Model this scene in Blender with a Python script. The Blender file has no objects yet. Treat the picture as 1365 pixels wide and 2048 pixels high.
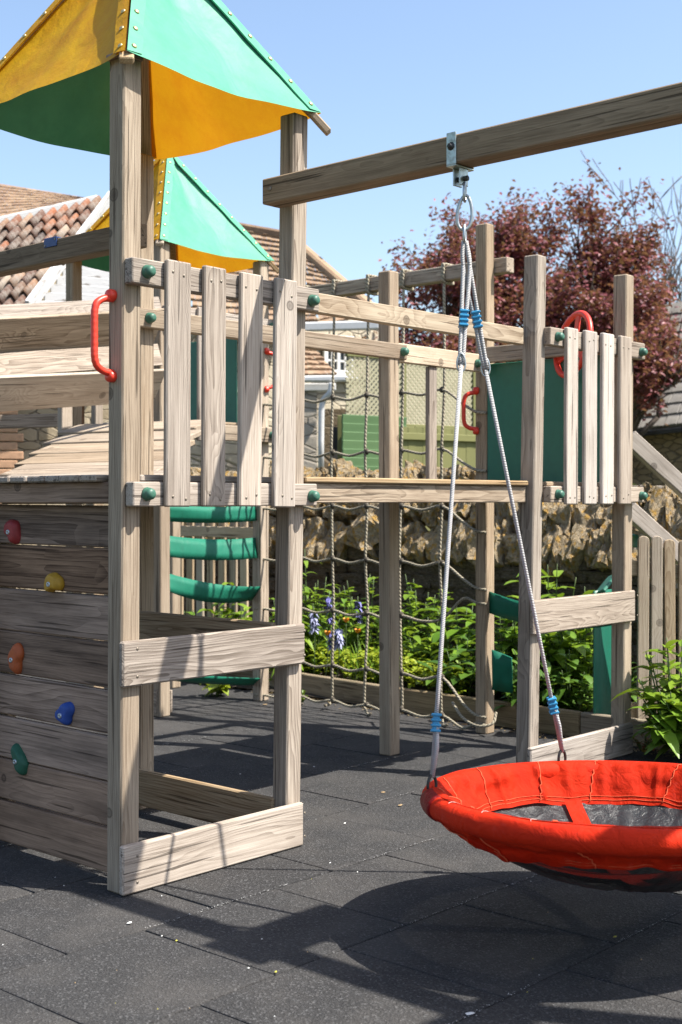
import bpy, bmesh, math, random
import numpy as np
from mathutils import Vector, Matrix, Euler, noise

random.seed(7)
rng = np.random.default_rng(11)
scene = bpy.context.scene
COL = scene.collection
R = math.radians

# ------------------------------------------------------------------ camera
# World axes follow the timber frame: X and Y are the two directions of the
# towers' sides, Z is up. The camera stands at the origin, 1.35 m up.
FPX, CX, HY, H = 2620.0, 682.0, 1000.0, 1.35
SA, CA = math.sin(R(42)), math.cos(R(42))
cam_d = bpy.data.cameras.new('camera')
cam = bpy.data.objects.new('camera', cam_d)
COL.objects.link(cam)
cam.location = (0, 0, H)
cam.rotation_euler = (R(90), 0, math.atan2(SA, CA) - R(90))
cam_d.sensor_fit = 'VERTICAL'
cam_d.sensor_height = 36.0
cam_d.lens = FPX / 2048 * 36.0
cam_d.shift_y = -24.0 / 2048
cam_d.clip_start = 0.05
cam_d.clip_end = 3000
cam_d.dof.use_dof = True
cam_d.dof.focus_distance = 5.0
cam_d.dof.aperture_fstop = 4.5
scene.camera = cam

# ------------------------------------------------------------------ sky, sun
SUN_EL = R(55.4)
SUN = Vector((0.463 * math.cos(SUN_EL), -0.886 * math.cos(SUN_EL), math.sin(SUN_EL)))
world = bpy.data.worlds.new('World')
scene.world = world
world.use_nodes = True
wn = world.node_tree
for n in list(wn.nodes):
    wn.nodes.remove(n)
sky = wn.nodes.new('ShaderNodeTexSky')
sky.sky_type = 'NISHITA'
sky.sun_disc = False
sky.sun_elevation = SUN_EL
sky.sun_rotation = math.atan2(SUN.x, SUN.y)
sky.air_density = 1.0
sky.dust_density = 1.7
sky.ozone_density = 1.0
bg = wn.nodes.new('ShaderNodeBackground')
bg.inputs['Strength'].default_value = 0.116
wo = wn.nodes.new('ShaderNodeOutputWorld')
wn.links.new(sky.outputs[0], bg.inputs[0])
wn.links.new(bg.outputs[0], wo.inputs[0])
sun_d = bpy.data.lights.new('sun', 'SUN')
sun_d.energy = 5.0
sun_d.angle = R(0.53)
sun_d.color = (1.0, 0.955, 0.88)
sun = bpy.data.objects.new('sun', sun_d)
COL.objects.link(sun)
sun.rotation_euler = SUN.to_track_quat('Z', 'Y').to_euler()
sun.location = SUN * 30
scene.view_settings.view_transform = 'Standard'
scene.view_settings.look = 'None'
scene.view_settings.exposure = 1.16
scene.view_settings.gamma = 1.0

# ------------------------------------------------------------------ helpers
def cw(x, d, z=0.0):
    """metres right of / in front of the camera -> world"""
    return Vector((SA * x + CA * d, -CA * x + SA * d, z))

def W(px, py, d):
    return cw((px - CX) / FPX * d, d, H - (py - HY) / FPX * d)

def onV(px, V):
    """X coordinate where the plan line Y = V is met by image column px"""
    k = (px - CX) / FPX
    return (CA * V + k * SA * V) / (SA - k * CA)

def onU(px, U):
    k = (px - CX) / FPX
    return (SA * U - k * CA * U) / (CA + k * SA)

def depth(u, v):
    return CA * u + SA * v

def zat(py, u, v):
    return H - (py - HY) / FPX * depth(u, v)

MW = {}

def link(o, mw, parent=None):
    COL.objects.link(o)
    if parent is not None:
        o.parent = parent
        o.matrix_local = MW[parent.name].inverted() @ mw
    else:
        o.matrix_world = mw
    MW[o.name] = mw.copy()
    return o

def tag(o, label=None, cat=None, group=None, kind=None):
    if label: o['label'] = label
    if cat: o['category'] = cat
    if group: o['group'] = group
    if kind: o['kind'] = kind
    return o

def thing(name, label, cat, loc=(0, 0, 0), group=None):
    o = bpy.data.objects.new(name, None)
    o.empty_display_size = 0.1
    link(o, Matrix.Translation(Vector(loc)))
    return tag(o, label, cat, group)

def mesh_obj(name, verts, faces, mat, parent=None, mw=None, smooth=False, recentre=True):
    """verts are world (or mw-local) coordinates"""
    verts = [Vector(v) for v in verts]
    if mw is None:
        if recentre:
            c = sum(verts, Vector()) / max(1, len(verts))
        else:
            c = Vector()
        mw = Matrix.Translation(c)
        verts = [v - c for v in verts]
    me = bpy.data.meshes.new(name)
    me.from_pydata(verts, [], faces)
    me.update()
    if smooth:
        me.polygons.foreach_set('use_smooth', [True] * len(me.polygons))
    if mat is not None:
        me.materials.append(mat)
    return link(bpy.data.objects.new(name, me), mw, parent)

def inst(name, me, mw, parent=None):
    return link(bpy.data.objects.new(name, me), mw, parent)

def bevel_box_mesh(name, lx, ly, lz, b, mat, seg=1, jitter=0.0, nx=1):
    bm = bmesh.new()
    bmesh.ops.create_cube(bm, size=1.0)
    bmesh.ops.scale(bm, vec=(lx, ly, lz), verts=bm.verts)
    if b > 0:
        bmesh.ops.bevel(bm, geom=list(bm.edges), offset=b, segments=seg, profile=0.6, affect='EDGES')
    if jitter:
        for v in bm.verts:
            v.co += Vector((random.uniform(-1, 1), random.uniform(-1, 1), random.uniform(-1, 1))) * jitter
    me = bpy.data.meshes.new(name)
    bm.to_mesh(me)
    bm.free()
    me.materials.append(mat)
    return me

def frame(x, y, o):
    """matrix with local X along x, local Y near y, origin o"""
    x = Vector(x).normalized()
    z = x.cross(Vector(y)).normalized()
    y = z.cross(x).normalized()
    m = Matrix((x, y, z)).transposed().to_4x4()
    m.translation = Vector(o)
    return m

def timber(name, u, v, z, mat, parent, b=0.004, lean=(0, 0)):
    """axis-aligned bar, local X is its long axis (the grain)"""
    c = Vector(((u[0] + u[1]) / 2, (v[0] + v[1]) / 2, (z[0] + z[1]) / 2))
    d = [abs(u[1] - u[0]), abs(v[1] - v[0]), abs(z[1] - z[0])]
    ax = [Vector((1, 0, 0)), Vector((0, 1, 0)), Vector((0, 0, 1))]
    i = d.index(max(d))
    rest = [k for k in range(3) if k != i]
    rest.sort(key=lambda k: -d[k])
    xa = ax[i].copy()
    if i == 2 and lean != (0, 0):
        xa = Vector((lean[0], lean[1], d[2])).normalized()
    m = frame(xa, ax[rest[0]], c)
    b = min(b, 0.3 * min(d))
    me = bevel_box_mesh(name, d[i], d[rest[0]], d[rest[1]], b, mat)
    return inst(name, me, m, parent)

def plank(name, p0, p1, wdir, w, t, mat, parent, b=0.004):
    """bar from p0 to p1, width w along wdir, thickness t"""
    p0, p1 = Vector(p0), Vector(p1)
    m = frame(p1 - p0, wdir, (p0 + p1) / 2)
    me = bevel_box_mesh(name, (p1 - p0).length, w, t, min(b, 0.3 * t), mat)
    return inst(name, me, m, parent)

def tube_data(pts, rad, n=8, closed=False, cap=True):
    pts = [Vector(p) for p in pts]
    N = len(pts)
    rads = rad if isinstance(rad, (list, tuple)) else [rad] * N
    verts, faces, uvs = [], [], []
    prev = None
    L = 0.0
    rings = []
    for i in range(N):
        if closed:
            t = pts[(i + 1) % N] - pts[i - 1]
        else:
            t = pts[min(i + 1, N - 1)] - pts[max(i - 1, 0)]
        t.normalize()
        if prev is None:
            a = Vector((0, 0, 1)) if abs(t.z) < 0.9 else Vector((1, 0, 0))
            prev = (a - t * a.dot(t)).normalized()
        else:
            prev = (prev - t * prev.dot(t)).normalized()
        bn = t.cross(prev)
        if i: L += (pts[i] - pts[i - 1]).length
        for k in range(n):
            a = 2 * math.pi * k / n
            verts.append(pts[i] + (prev * math.cos(a) + bn * math.sin(a)) * rads[i])
        rings.append(L)
    for i in range(N if closed else N - 1):
        j = (i + 1) % N
        lj = rings[j] if j > i else rings[i] + (pts[j] - pts[i]).length
        for k in range(n):
            k2 = (k + 1) % n
            faces.append((i * n + k, i * n + k2, j * n + k2, j * n + k))
            uvs += [(rings[i], k / n), (rings[i], (k + 1) / n), (lj, (k + 1) / n), (lj, k / n)]
    if cap and not closed:
        faces.append(tuple(range(n - 1, -1, -1)))
        uvs += [(0, 0)] * n
        faces.append(tuple((N - 1) * n + k for k in range(n)))
        uvs += [(0, 0)] * n
    return verts, faces, uvs

def tube(name, pts, rad, mat, parent=None, n=8, closed=False):
    v, f, uv = tube_data(pts, rad, n, closed)
    o = mesh_obj(name, v, f, mat, parent, smooth=True)
    l = o.data.uv_layers.new(name='UVMap')
    for i, c in enumerate(uv):
        l.data[i].uv = c
    return o

def multi_tube(name, tubes, mat, parent=None, n=6):
    V, F = [], []
    for pts, rad in tubes:
        v, f, _ = tube_data(pts, rad, n)
        o = len(V)
        V += v
        F += [tuple(i + o for i in q) for q in f]
    return mesh_obj(name, V, F, mat, parent, smooth=True)

def lathe_mesh(name, prof, mat, n=20):
    """profile (r, x) turned round local X"""
    V, F = [], []
    for r, x in prof:
        for k in range(n):
            a = 2 * math.pi * k / n
            V.append((x, r * math.cos(a), r * math.sin(a)))
    for i in range(len(prof) - 1):
        for k in range(n):
            k2 = (k + 1) % n
            F.append((i * n + k, (i + 1) * n + k, (i + 1) * n + k2, i * n + k2))
    F.append(tuple(range(n)))
    F.append(tuple((len(prof) - 1) * n + k for k in range(n - 1, -1, -1)))
    me = bpy.data.meshes.new(name)
    me.from_pydata(V, [], F)
    me.polygons.foreach_set('use_smooth', [True] * len(me.polygons))
    me.materials.append(mat)
    return me

def smoothpath(pts, k=6):
    """Catmull-Rom through the points"""
    pts = [Vector(p) for p in pts]
    P = [pts[0] * 2 - pts[1]] + pts + [pts[-1] * 2 - pts[-2]]
    out = []
    for i in range(1, len(P) - 2):
        for j in range(k):
            t = j / k
            a, b, c, d = P[i - 1], P[i], P[i + 1], P[i + 2]
            out.append(0.5 * ((2 * b) + (c - a) * t + (2 * a - 5 * b + 4 * c - d) * t * t + (3 * b - a - 3 * c + d) * t ** 3))
    out.append(pts[-1])
    return out

# ------------------------------------------------------------------ materials
ALB = 0.78      # overall reflectance of the colours below

class NT:
    def __init__(self, name):
        self.mat = bpy.data.materials.new(name)
        self.mat.use_nodes = True
        self.t = self.mat.node_tree
        for n in list(self.t.nodes):
            self.t.nodes.remove(n)
        self.out = self.t.nodes.new('ShaderNodeOutputMaterial')

    def put(self, sock, val):
        if isinstance(val, bpy.types.NodeSocket):
            self.t.links.new(val, sock)
        elif val is not None:
            if sock.type == 'RGBA' and hasattr(val, '__len__') and len(val) == 3:
                val = (*[c * ALB for c in val], 1)
            sock.default_value = val

    def n(self, typ, props=None, **ins):
        nd = self.t.nodes.new('ShaderNode' + typ)
        for k, v in (props or {}).items():
            setattr(nd, k, v)
        for k, v in ins.items():
            self.put(nd.inputs[k.replace('_', ' ')], v)
        return nd

    def m(self, op, a, b=None, c=None, clamp=False):
        nd = self.t.nodes.new('ShaderNodeMath')
        nd.operation = op
        nd.use_clamp = clamp
        for i, v in enumerate((a, b, c)):
            if v is not None:
                self.put(nd.inputs[i], v)
        return nd.outputs[0]

    def vm(self, op, a, b=None):
        nd = self.t.nodes.new('ShaderNodeVectorMath')
        nd.operation = op
        self.put(nd.inputs[0], a)
        if b is not None:
            self.put(nd.inputs[1], b)
        return nd.outputs[1] if op in ('LENGTH', 'DOT_PRODUCT', 'DISTANCE') else nd.outputs[0]

    def ramp(self, fac, stops, interp='LINEAR'):
        nd = self.t.nodes.new('ShaderNodeValToRGB')
        nd.color_ramp.interpolation = interp
        e = nd.color_ramp.elements
        while len(e) < len(stops):
            e.new(0.5)
        for i, (p, c) in enumerate(stops):
            e[i].position = p
            e[i].color = (*[x * ALB for x in c], 1) if hasattr(c, '__len__') else (c, c, c, 1)
        self.put(nd.inputs[0], fac)
        return nd.outputs[0]

    def mix(self, fac, a, b, mode='MIX'):
        nd = self.t.nodes.new('ShaderNodeMix')
        nd.data_type = 'RGBA'
        nd.blend_type = mode
        self.put(nd.inputs[0], fac)
        self.put(nd.inputs[6], a)
        self.put(nd.inputs[7], b)
        return nd.outputs[2]

    def noise(self, vec, scale=5.0, detail=4.0, rough=0.55, out='Fac', dist=0.0):
        nd = self.n('TexNoise', Vector=vec, Scale=scale, Detail=detail, Roughness=rough, Distortion=dist)
        return nd.outputs[out]

    def bump(self, h, strength=0.3, dist=0.01, normal=None):
        nd = self.n('Bump', Height=h, Strength=strength, Distance=dist)
        if normal is not None:
            self.put(nd.inputs['Normal'], normal)
        return nd.outputs[0]

    def bsdf(self, **ins):
        nd = self.n('BsdfPrincipled', **ins)
        self.t.links.new(nd.outputs[0], self.out.inputs[0])
        return nd

def wood(name, light, dark, stain=(0.16, 0.10, 0.05), stain_amt=0.25, ring=0.008, contrast=1.0, green=0.0):
    t = NT(name)
    oc = t.n('TexCoord').outputs['Object']
    rnd = t.n('ObjectInfo').outputs['Random']
    off = t.n('CombineXYZ', X=t.m('MULTIPLY', rnd, 91.0), Y=t.m('MULTIPLY', rnd, 17.3), Z=t.m('MULTIPLY', rnd, 7.7)).outputs[0]
    p = t.vm('ADD', oc, off)
    # knots: a few round ones, with the grain drawn out round them
    p6 = t.vm('MULTIPLY', p, (5.5, 5.5, 5.5))
    vk = t.n('TexVoronoi', Vector=p6, Scale=1.0)
    keep = t.m('GREATER_THAN', t.n('SeparateColor', Color=vk.outputs['Color']).outputs[0], 0.45)
    df = t.vm('SUBTRACT', p6, vk.outputs['Position'])
    kr = t.m('MULTIPLY', t.m('SUBTRACT', 1.0, t.m('DIVIDE', t.vm('LENGTH', df), 0.14), clamp=True), keep)
    knot = t.m('MULTIPLY', t.m('SUBTRACT', 1.0, t.m('DIVIDE', t.vm('LENGTH', t.vm('MULTIPLY', df, (0.42, 1.0, 1.0))), 0.40), clamp=True), keep)
    # growth rings as a solid texture bent by slow noise and by the knots
    wv = t.noise(t.vm('MULTIPLY', p, (0.9, 5.0, 5.0)), 1.0, 3.0, 0.5, 'Color')
    wv = t.vm('MULTIPLY', t.vm('SUBTRACT', wv, (0.5, 0.5, 0.5)), (0, 0.11, 0.11))
    core = t.n('CombineXYZ', X=0.0, Y=t.m('MULTIPLY_ADD', rnd, 0.12, -0.03), Z=t.m('MULTIPLY_ADD', t.m('FRACT', t.m('MULTIPLY', rnd, 7.31)), 0.10, 0.03)).outputs[0]
    q = t.vm('MULTIPLY', t.vm('ADD', t.vm('ADD', oc, core), wv), (0.0, 1.0, 1.0))
    rr = t.m('ADD', t.vm('LENGTH', q), t.m('MULTIPLY', t.m('POWER', knot, 1.4), 0.045))
    ph = t.m('FRACT', t.m('DIVIDE', rr, t.m('MULTIPLY_ADD', t.m('FRACT', t.m('MULTIPLY', rnd, 41.7)), ring * 0.9, ring * 0.55)))
    rings = t.m('POWER', ph, 1.6)
    # fibres
    f1 = t.noise(t.vm('MULTIPLY', p, (4.0, 190.0, 190.0)), 1.0, 5.0, 0.7)
    f2 = t.noise(t.vm('MULTIPLY', p, (1.3, 38.0, 38.0)), 1.0, 4.0, 0.6)
    bl = t.noise(t.vm('MULTIPLY', p, (1.6, 7.0, 7.0)), 1.0, 5.0, 0.6)
    fac = t.m('ADD', t.m('MULTIPLY', rings, t.m('MULTIPLY_ADD', t.m('FRACT', t.m('MULTIPLY', rnd, 19.1)), -0.20 * contrast, -0.07)), t.m('MULTIPLY', f1, 0.95 * contrast))
    fac = t.m('ADD', fac, t.m('MULTIPLY', f2, 0.58 * contrast))
    fac = t.m('ADD', fac, t.m('MULTIPLY_ADD', t.m('FRACT', t.m('MULTIPLY', rnd, 13.7)), 0.24, -0.30 + 0.55 * (1 - contrast)))
    mid = tuple((a + b) / 2 for a, b in zip(light, dark))
    col = t.ramp(fac, [(0.22, tuple(c * 0.8 for c in dark)), (0.5, mid), (0.80, light)])
    st = t.ramp(bl, [(0.42, 0.0), (0.72, 1.0)])
    col = t.mix(t.m('MULTIPLY', st, stain_amt), col, stain)
    # knots and drying cracks
    kc = t.ramp(kr, [(0.0, 0.0), (0.18, 0.85), (0.32, 0.45), (0.55, 0.7), (1.0, 0.8)])
    col = t.mix(kc, col, tuple(c * 0.45 + 0.012 for c in dark))
    ck = t.noise(t.vm('MULTIPLY', p, (1.7, 75.0, 75.0)), 1.0, 2.0, 0.4)
    ck = t.ramp(ck, [(0.0, 1.0), (0.33, 0.9), (0.36, 0.0)])
    col = t.mix(t.m('MULTIPLY', ck, 0.8), col, tuple(c * 0.28 for c in dark))
    if green:
        gn = t.noise(t.vm('MULTIPLY', p, (3, 9, 9)), 1.0, 4.0, 0.6)
        col = t.mix(t.m('MULTIPLY', t.ramp(gn, [(0.45, 0.0), (0.7, 1.0)]), green), col, (0.10, 0.11, 0.03))
    tone = t.m('FRACT', t.m('MULTIPLY', rnd, 29.3))
    hs = t.n('HueSaturation', Hue=0.5, Saturation=t.m('MULTIPLY_ADD', t.m('FRACT', t.m('MULTIPLY', rnd, 53.9)), 0.42, 0.66), Value=t.m('MULTIPLY_ADD', tone, 0.32, 0.89), Color=col)
    dp = t.noise(t.vm('MULTIPLY', p, (2.2, 3.0, 3.0)), 1.0, 4.0, 0.6)
    col = t.mix(t.m('MULTIPLY', t.ramp(dp, [(0.50, 0.0), (0.70, 1.0)]), 0.26), hs.outputs[0], tuple(c * 0.75 for c in dark))
    hgt = t.m('ADD', t.m('MULTIPLY', f1, 0.5), t.m('ADD', t.m('MULTIPLY', rings, -0.25), t.m('MULTIPLY', ck, -0.9)))
    nb = t.bump(hgt, 0.35, 0.004)
    t.bsdf(Base_Color=col, Roughness=0.88, Normal=nb).inputs['Specular IOR Level'].default_value = 0.2
    return t.mat

WOOD = wood('weathered_timber', (0.57, 0.46, 0.335), (0.22, 0.155, 0.10), (0.20, 0.13, 0.075), 0.30)
WOODW = wood('warm_timber', (0.60, 0.46, 0.29), (0.25, 0.155, 0.075), (0.28, 0.15, 0.045), 0.30)
WOODG = wood('silvered_timber', (0.60, 0.505, 0.41), (0.23, 0.175, 0.13), (0.21, 0.155, 0.11), 0.25)
WOODD = wood('stained_shaded_timber', (0.48, 0.285, 0.165), (0.15, 0.080, 0.044), (0.06, 0.036, 0.023), 0.66, ring=0.015)  # stain, plus the wall's shade and warm bounce light in the colour
WOODB = wood('swing_beam_timber', (0.40, 0.285, 0.175), (0.14, 0.09, 0.05), (0.13, 0.085, 0.045), 0.35)
PALE = wood('pale_fence_timber', (0.62, 0.50, 0.35), (0.33, 0.23, 0.14), (0.3, 0.2, 0.1), 0.2)
KERB = wood('edging_timber', (0.40, 0.31, 0.18), (0.17, 0.12, 0.07), (0.1, 0.08, 0.05), 0.4, green=0.2)

def plastic(name, col, rough=0.4, dirt=0.15, bump=0.0, spec=0.5):
    t = NT(name)
    oc = t.n('TexCoord').outputs['Object']
    nz = t.noise(oc, 28.0, 5.0, 0.65)
    dk = t.ramp(nz, [(0.42, 0.0), (0.75, 1.0)])
    c = t.mix(t.m('MULTIPLY', dk, dirt), col, tuple(x * 0.4 + 0.02 for x in col))
    rg = t.m('MULTIPLY_ADD', nz, 0.25, rough - 0.1)
    ins = dict(Base_Color=c, Roughness=rg)
    if bump:
        ins['Normal'] = t.bump(t.noise(oc, 160.0, 3.0), bump, 0.002)
    b = t.bsdf(**ins)
    b.inputs['Specular IOR Level'].default_value = spec
    return t.mat

RED = plastic('red_plastic', (0.86, 0.052, 0.022), 0.38, 0.15)
GREENCAP = plastic('green_cap', (0.045, 0.16, 0.105), 0.45, 0.5)
BLUEP = plastic('blue_plastic', (0.03, 0.28, 0.52), 0.4, 0.15)
BLUED = plastic('dark_blue_plate', (0.02, 0.06, 0.22), 0.45, 0.3)
H_RED = plastic('hold_red', (0.34, 0.028, 0.03), 0.6, 0.5, 0.4)
H_YEL = plastic('hold_yellow', (0.55, 0.30, 0.015), 0.6, 0.5, 0.4)
H_ORA = plastic('hold_orange', (0.48, 0.10, 0.02), 0.6, 0.5, 0.4)
H_BLU = plastic('hold_blue', (0.015, 0.07, 0.35), 0.6, 0.4, 0.4)
H_GRN = plastic('hold_green', (0.012, 0.11, 0.06), 0.6, 0.4, 0.4)
BLACKP = plastic('black_plastic', (0.02, 0.02, 0.02), 0.45, 0.2)
GPANEL = plastic('green_panel', (0.015, 0.165, 0.105), 0.42, 0.25)
WHITE = plastic('white_paint', (0.78, 0.77, 0.74), 0.5, 0.12)
GUTTER = plastic('gutter_white', (0.72, 0.72, 0.71), 0.45, 0.2)

def metal(name, col, rough=0.35, dirt=0.3):
    t = NT(name)
    oc = t.n('TexCoord').outputs['Object']
    nz = t.noise(oc, 60.0, 5.0, 0.6)
    c = t.mix(t.m('MULTIPLY', t.ramp(nz, [(0.45, 0.0), (0.7, 1.0)]), dirt), col, (0.16, 0.12, 0.07))
    t.bsdf(Base_Color=c, Metallic=0.85, Roughness=t.m('MULTIPLY_ADD', nz, 0.3, rough - 0.1), Normal=t.bump(nz, 0.1, 0.001))
    return t.mat

STEEL = metal('galvanised_steel', (0.56, 0.60, 0.62))
BRASS = metal('zinc_bracket', (0.55, 0.62, 0.60), 0.4, 0.5)
SCREW = metal('screw_steel', (0.35, 0.30, 0.24), 0.5)
DARKSTEEL = metal('dark_bolt', (0.07, 0.07, 0.07), 0.5)

def rope_mat(name, light, dark, freq=55.0, strands=2.0):
    t = NT(name)
    uv = t.n('TexCoord').outputs['UV']
    s = t.n('SeparateXYZ', Vector=uv)
    ph = t.m('ADD', t.m('MULTIPLY', s.outputs[0], freq), t.m('MULTIPLY', s.outputs[1], strands))
    w = t.m('ABSOLUTE', t.m('SINE', t.m('MULTIPLY', ph, math.pi)))
    oc = t.n('TexCoord').outputs['Object']
    nz = t.noise(oc, 12.0, 4.0)
    c = t.mix(t.ramp(w, [(0.0, 0.0), (0.55, 1.0)]), dark, light)
    c = t.mix(t.m('MULTIPLY', t.ramp(nz, [(0.45, 0.0), (0.7, 1.0)]), 0.35), c, dark)
    t.bsdf(Base_Color=c, Roughness=0.9, Normal=t.bump(w, 0.8, 0.004))
    return t.mat

ROPEW = rope_mat('white_braid_rope', (0.60, 0.59, 0.58), (0.36, 0.35, 0.355), 170.0, 2.0)
ROPEN = rope_mat('net_rope', (0.42, 0.37, 0.27), (0.085, 0.07, 0.05), 42.0, 2.0)

def canopy_mat(name, col, deep, dirt=0.25, transl=0.03, grit=0.15):
    t = NT(name)
    oc = t.n('TexCoord').outputs['Object']
    n1 = t.noise(oc, 9.0, 6.0, 0.65)
    n2 = t.noise(oc, 90.0, 3.0, 0.6)
    sp = t.ramp(n2, [(0.64, 0.0), (0.74, 1.0)])
    d = t.m('MULTIPLY', t.m('ADD', t.m('MULTIPLY', t.ramp(n1, [(0.40, 0.0), (0.72, 1.0)]), 0.6), t.m('MULTIPLY', sp, 0.35)), dirt)
    c = t.mix(d, col, deep)
    wr = t.noise(t.vm('MULTIPLY', oc, (4.0, 4.0, 2.2)), 1.0, 3.0, 0.5, dist=0.8)
    nb = t.bump(wr, 0.5, 0.03, t.bump(n2, grit, 0.003))
    b = t.n('BsdfPrincipled', Base_Color=c, Roughness=0.55, Normal=nb)
    b.inputs['Specular IOR Level'].default_value = 0.3
    tr = t.n('BsdfTranslucent', Color=t.mix(0.65, c, deep))
    ms = t.n('MixShader', Fac=transl)
    t.t.links.new(b.outputs[0], ms.inputs[1])
    t.t.links.new(tr.outputs[0], ms.inputs[2])
    t.t.links.new(ms.outputs[0], t.out.inputs[0])
    return t.mat

CANY = canopy_mat('yellow_canvas', (0.82, 0.47, 0.010), (0.60, 0.20, 0.008), 0.9, 0.37, 0.5)
CANG = canopy_mat('green_canvas', (0.085, 0.385, 0.225), (0.03, 0.20, 0.12), 0.55)
STRAPG = canopy_mat('green_rubber_strap', (0.012, 0.19, 0.115), (0.008, 0.09, 0.06), 0.5)

def rubber():
    t = NT('rubber_crumb')
    g = t.n('TexCoord').outputs['Object']
    rnd = t.n('ObjectInfo').outputs['Random']
    p = t.vm('ADD', g, t.n('CombineXYZ', X=t.m('MULTIPLY', rnd, 50.0), Y=t.m('MULTIPLY', rnd, 23.0), Z=0.0).outputs[0])
    v = t.n('TexVoronoi', Vector=p, Scale=190.0)
    v2 = t.n('TexVoronoi', Vector=p, Scale=95.0)
    bl = t.noise(p, 2.5, 5.0, 0.6)
    fine = t.noise(p, 330.0, 2.0, 0.6)
    sp = t.ramp(t.n('SeparateColor', Color=v.outputs['Color']).outputs[0], [(0.0, 0.019), (0.55, 0.036), (0.86, 0.060), (1.0, 0.17)])
    c = t.mix(0.5, sp, t.ramp(fine, [(0.3, (0.018, 0.018, 0.019)), (0.7, (0.078, 0.074, 0.073))]))
    c = t.mix(t.m('MULTIPLY', t.ramp(bl, [(0.42, 0.0), (0.70, 1.0)]), 0.45), c, (0.12, 0.11, 0.10))
    c = t.mix(t.m('MULTIPLY_ADD', rnd, 0.14, 0.0), c, (0.09, 0.086, 0.083))
    h = t.m('ADD', v.outputs['Distance'], t.m('MULTIPLY', v2.outputs['Distance'], 0.8))
    c = t.mix(0.10, c, (0.01, 0.01, 0.01))
    t.bsdf(Base_Color=c, Roughness=0.9, Normal=t.bump(h, 0.7, 0.004)).inputs['Specular IOR Level'].default_value = 0.15
    return t.mat

RUBBER = rubber()

def soil():
    t = NT('soil')
    g = t.n('TexCoord').outputs['Object']
    n1 = t.noise(g, 6.0, 8.0, 0.65)
    c = t.ramp(n1, [(0.3, (0.02, 0.015, 0.01)), (0.6, (0.06, 0.045, 0.028)), (0.8, (0.10, 0.08, 0.05))])
    t.bsdf(Base_Color=c, Roughness=0.95, Normal=t.bump(n1, 0.8, 0.05))
    return t.mat

SOIL = soil()

def grass_far():
    t = NT('far_ground')
    g = t.n('TexCoord').outputs['Object']
    n1 = t.noise(g, 0.5, 8.0, 0.65)
    c = t.ramp(n1, [(0.3, (0.05, 0.07, 0.02)), (0.7, (0.09, 0.10, 0.035))])
    t.bsdf(Base_Color=c, Roughness=0.95)
    return t.mat

def stone_mat(name, base, light, lichen, amt=0.5, dark=(0.10, 0.08, 0.055), sc=1.0):
    t = NT(name)
    oc = t.n('TexCoord').outputs['Object']
    rnd = t.n('ObjectInfo').outputs['Random']
    p = t.vm('ADD', oc, t.n('CombineXYZ', X=t.m('MULTIPLY', rnd, 31.0), Y=t.m('MULTIPLY', rnd, 57.0), Z=t.m('MULTIPLY', rnd, 11.0)).outputs[0])
    n1 = t.noise(p, 9.0 * sc, 7.0, 0.65)
    n2 = t.noise(p, 17.0 * sc, 6.0, 0.7, dist=0.6)
    n3 = t.noise(p, 6.5 * sc, 5.0, 0.6, dist=0.4)
    n4 = t.noise(t.vm('ADD', p, (3.3, 9.1, 4.2)), 11.0 * sc, 5.0, 0.7)
    c = t.ramp(n1, [(0.28, dark), (0.5, base), (0.72, light)])
    c = t.mix(t.m('MULTIPLY_ADD', rnd, 0.35, -0.05, clamp=True), c, light)
    c = t.mix(t.m('MULTIPLY', t.ramp(n3, [(0.52, 0.0), (0.60, 1.0)]), amt), c, lichen)
    c = t.mix(t.m('MULTIPLY', t.ramp(n2, [(0.60, 0.0), (0.66, 1.0)]), 0.65), c, (0.62, 0.60, 0.54))
    c = t.mix(t.m('MULTIPLY', t.ramp(n4, [(0.56, 0.0), (0.66, 1.0)]), 0.75), c, dark)
    h = t.m('ADD', n1, t.m('MULTIPLY', n2, 0.6))
    t.bsdf(Base_Color=c, Roughness=0.95, Normal=t.bump(h, 1.0, 0.06))
    return t.mat

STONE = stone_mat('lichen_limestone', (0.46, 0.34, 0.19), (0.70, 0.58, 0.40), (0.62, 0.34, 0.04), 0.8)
STONELOW = stone_mat('shaded_limestone', (0.17, 0.125, 0.075), (0.28, 0.22, 0.14), (0.07, 0.06, 0.02), 0.6, (0.06, 0.048, 0.03))  # lower wall: its shade is put into this darker colour

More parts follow.
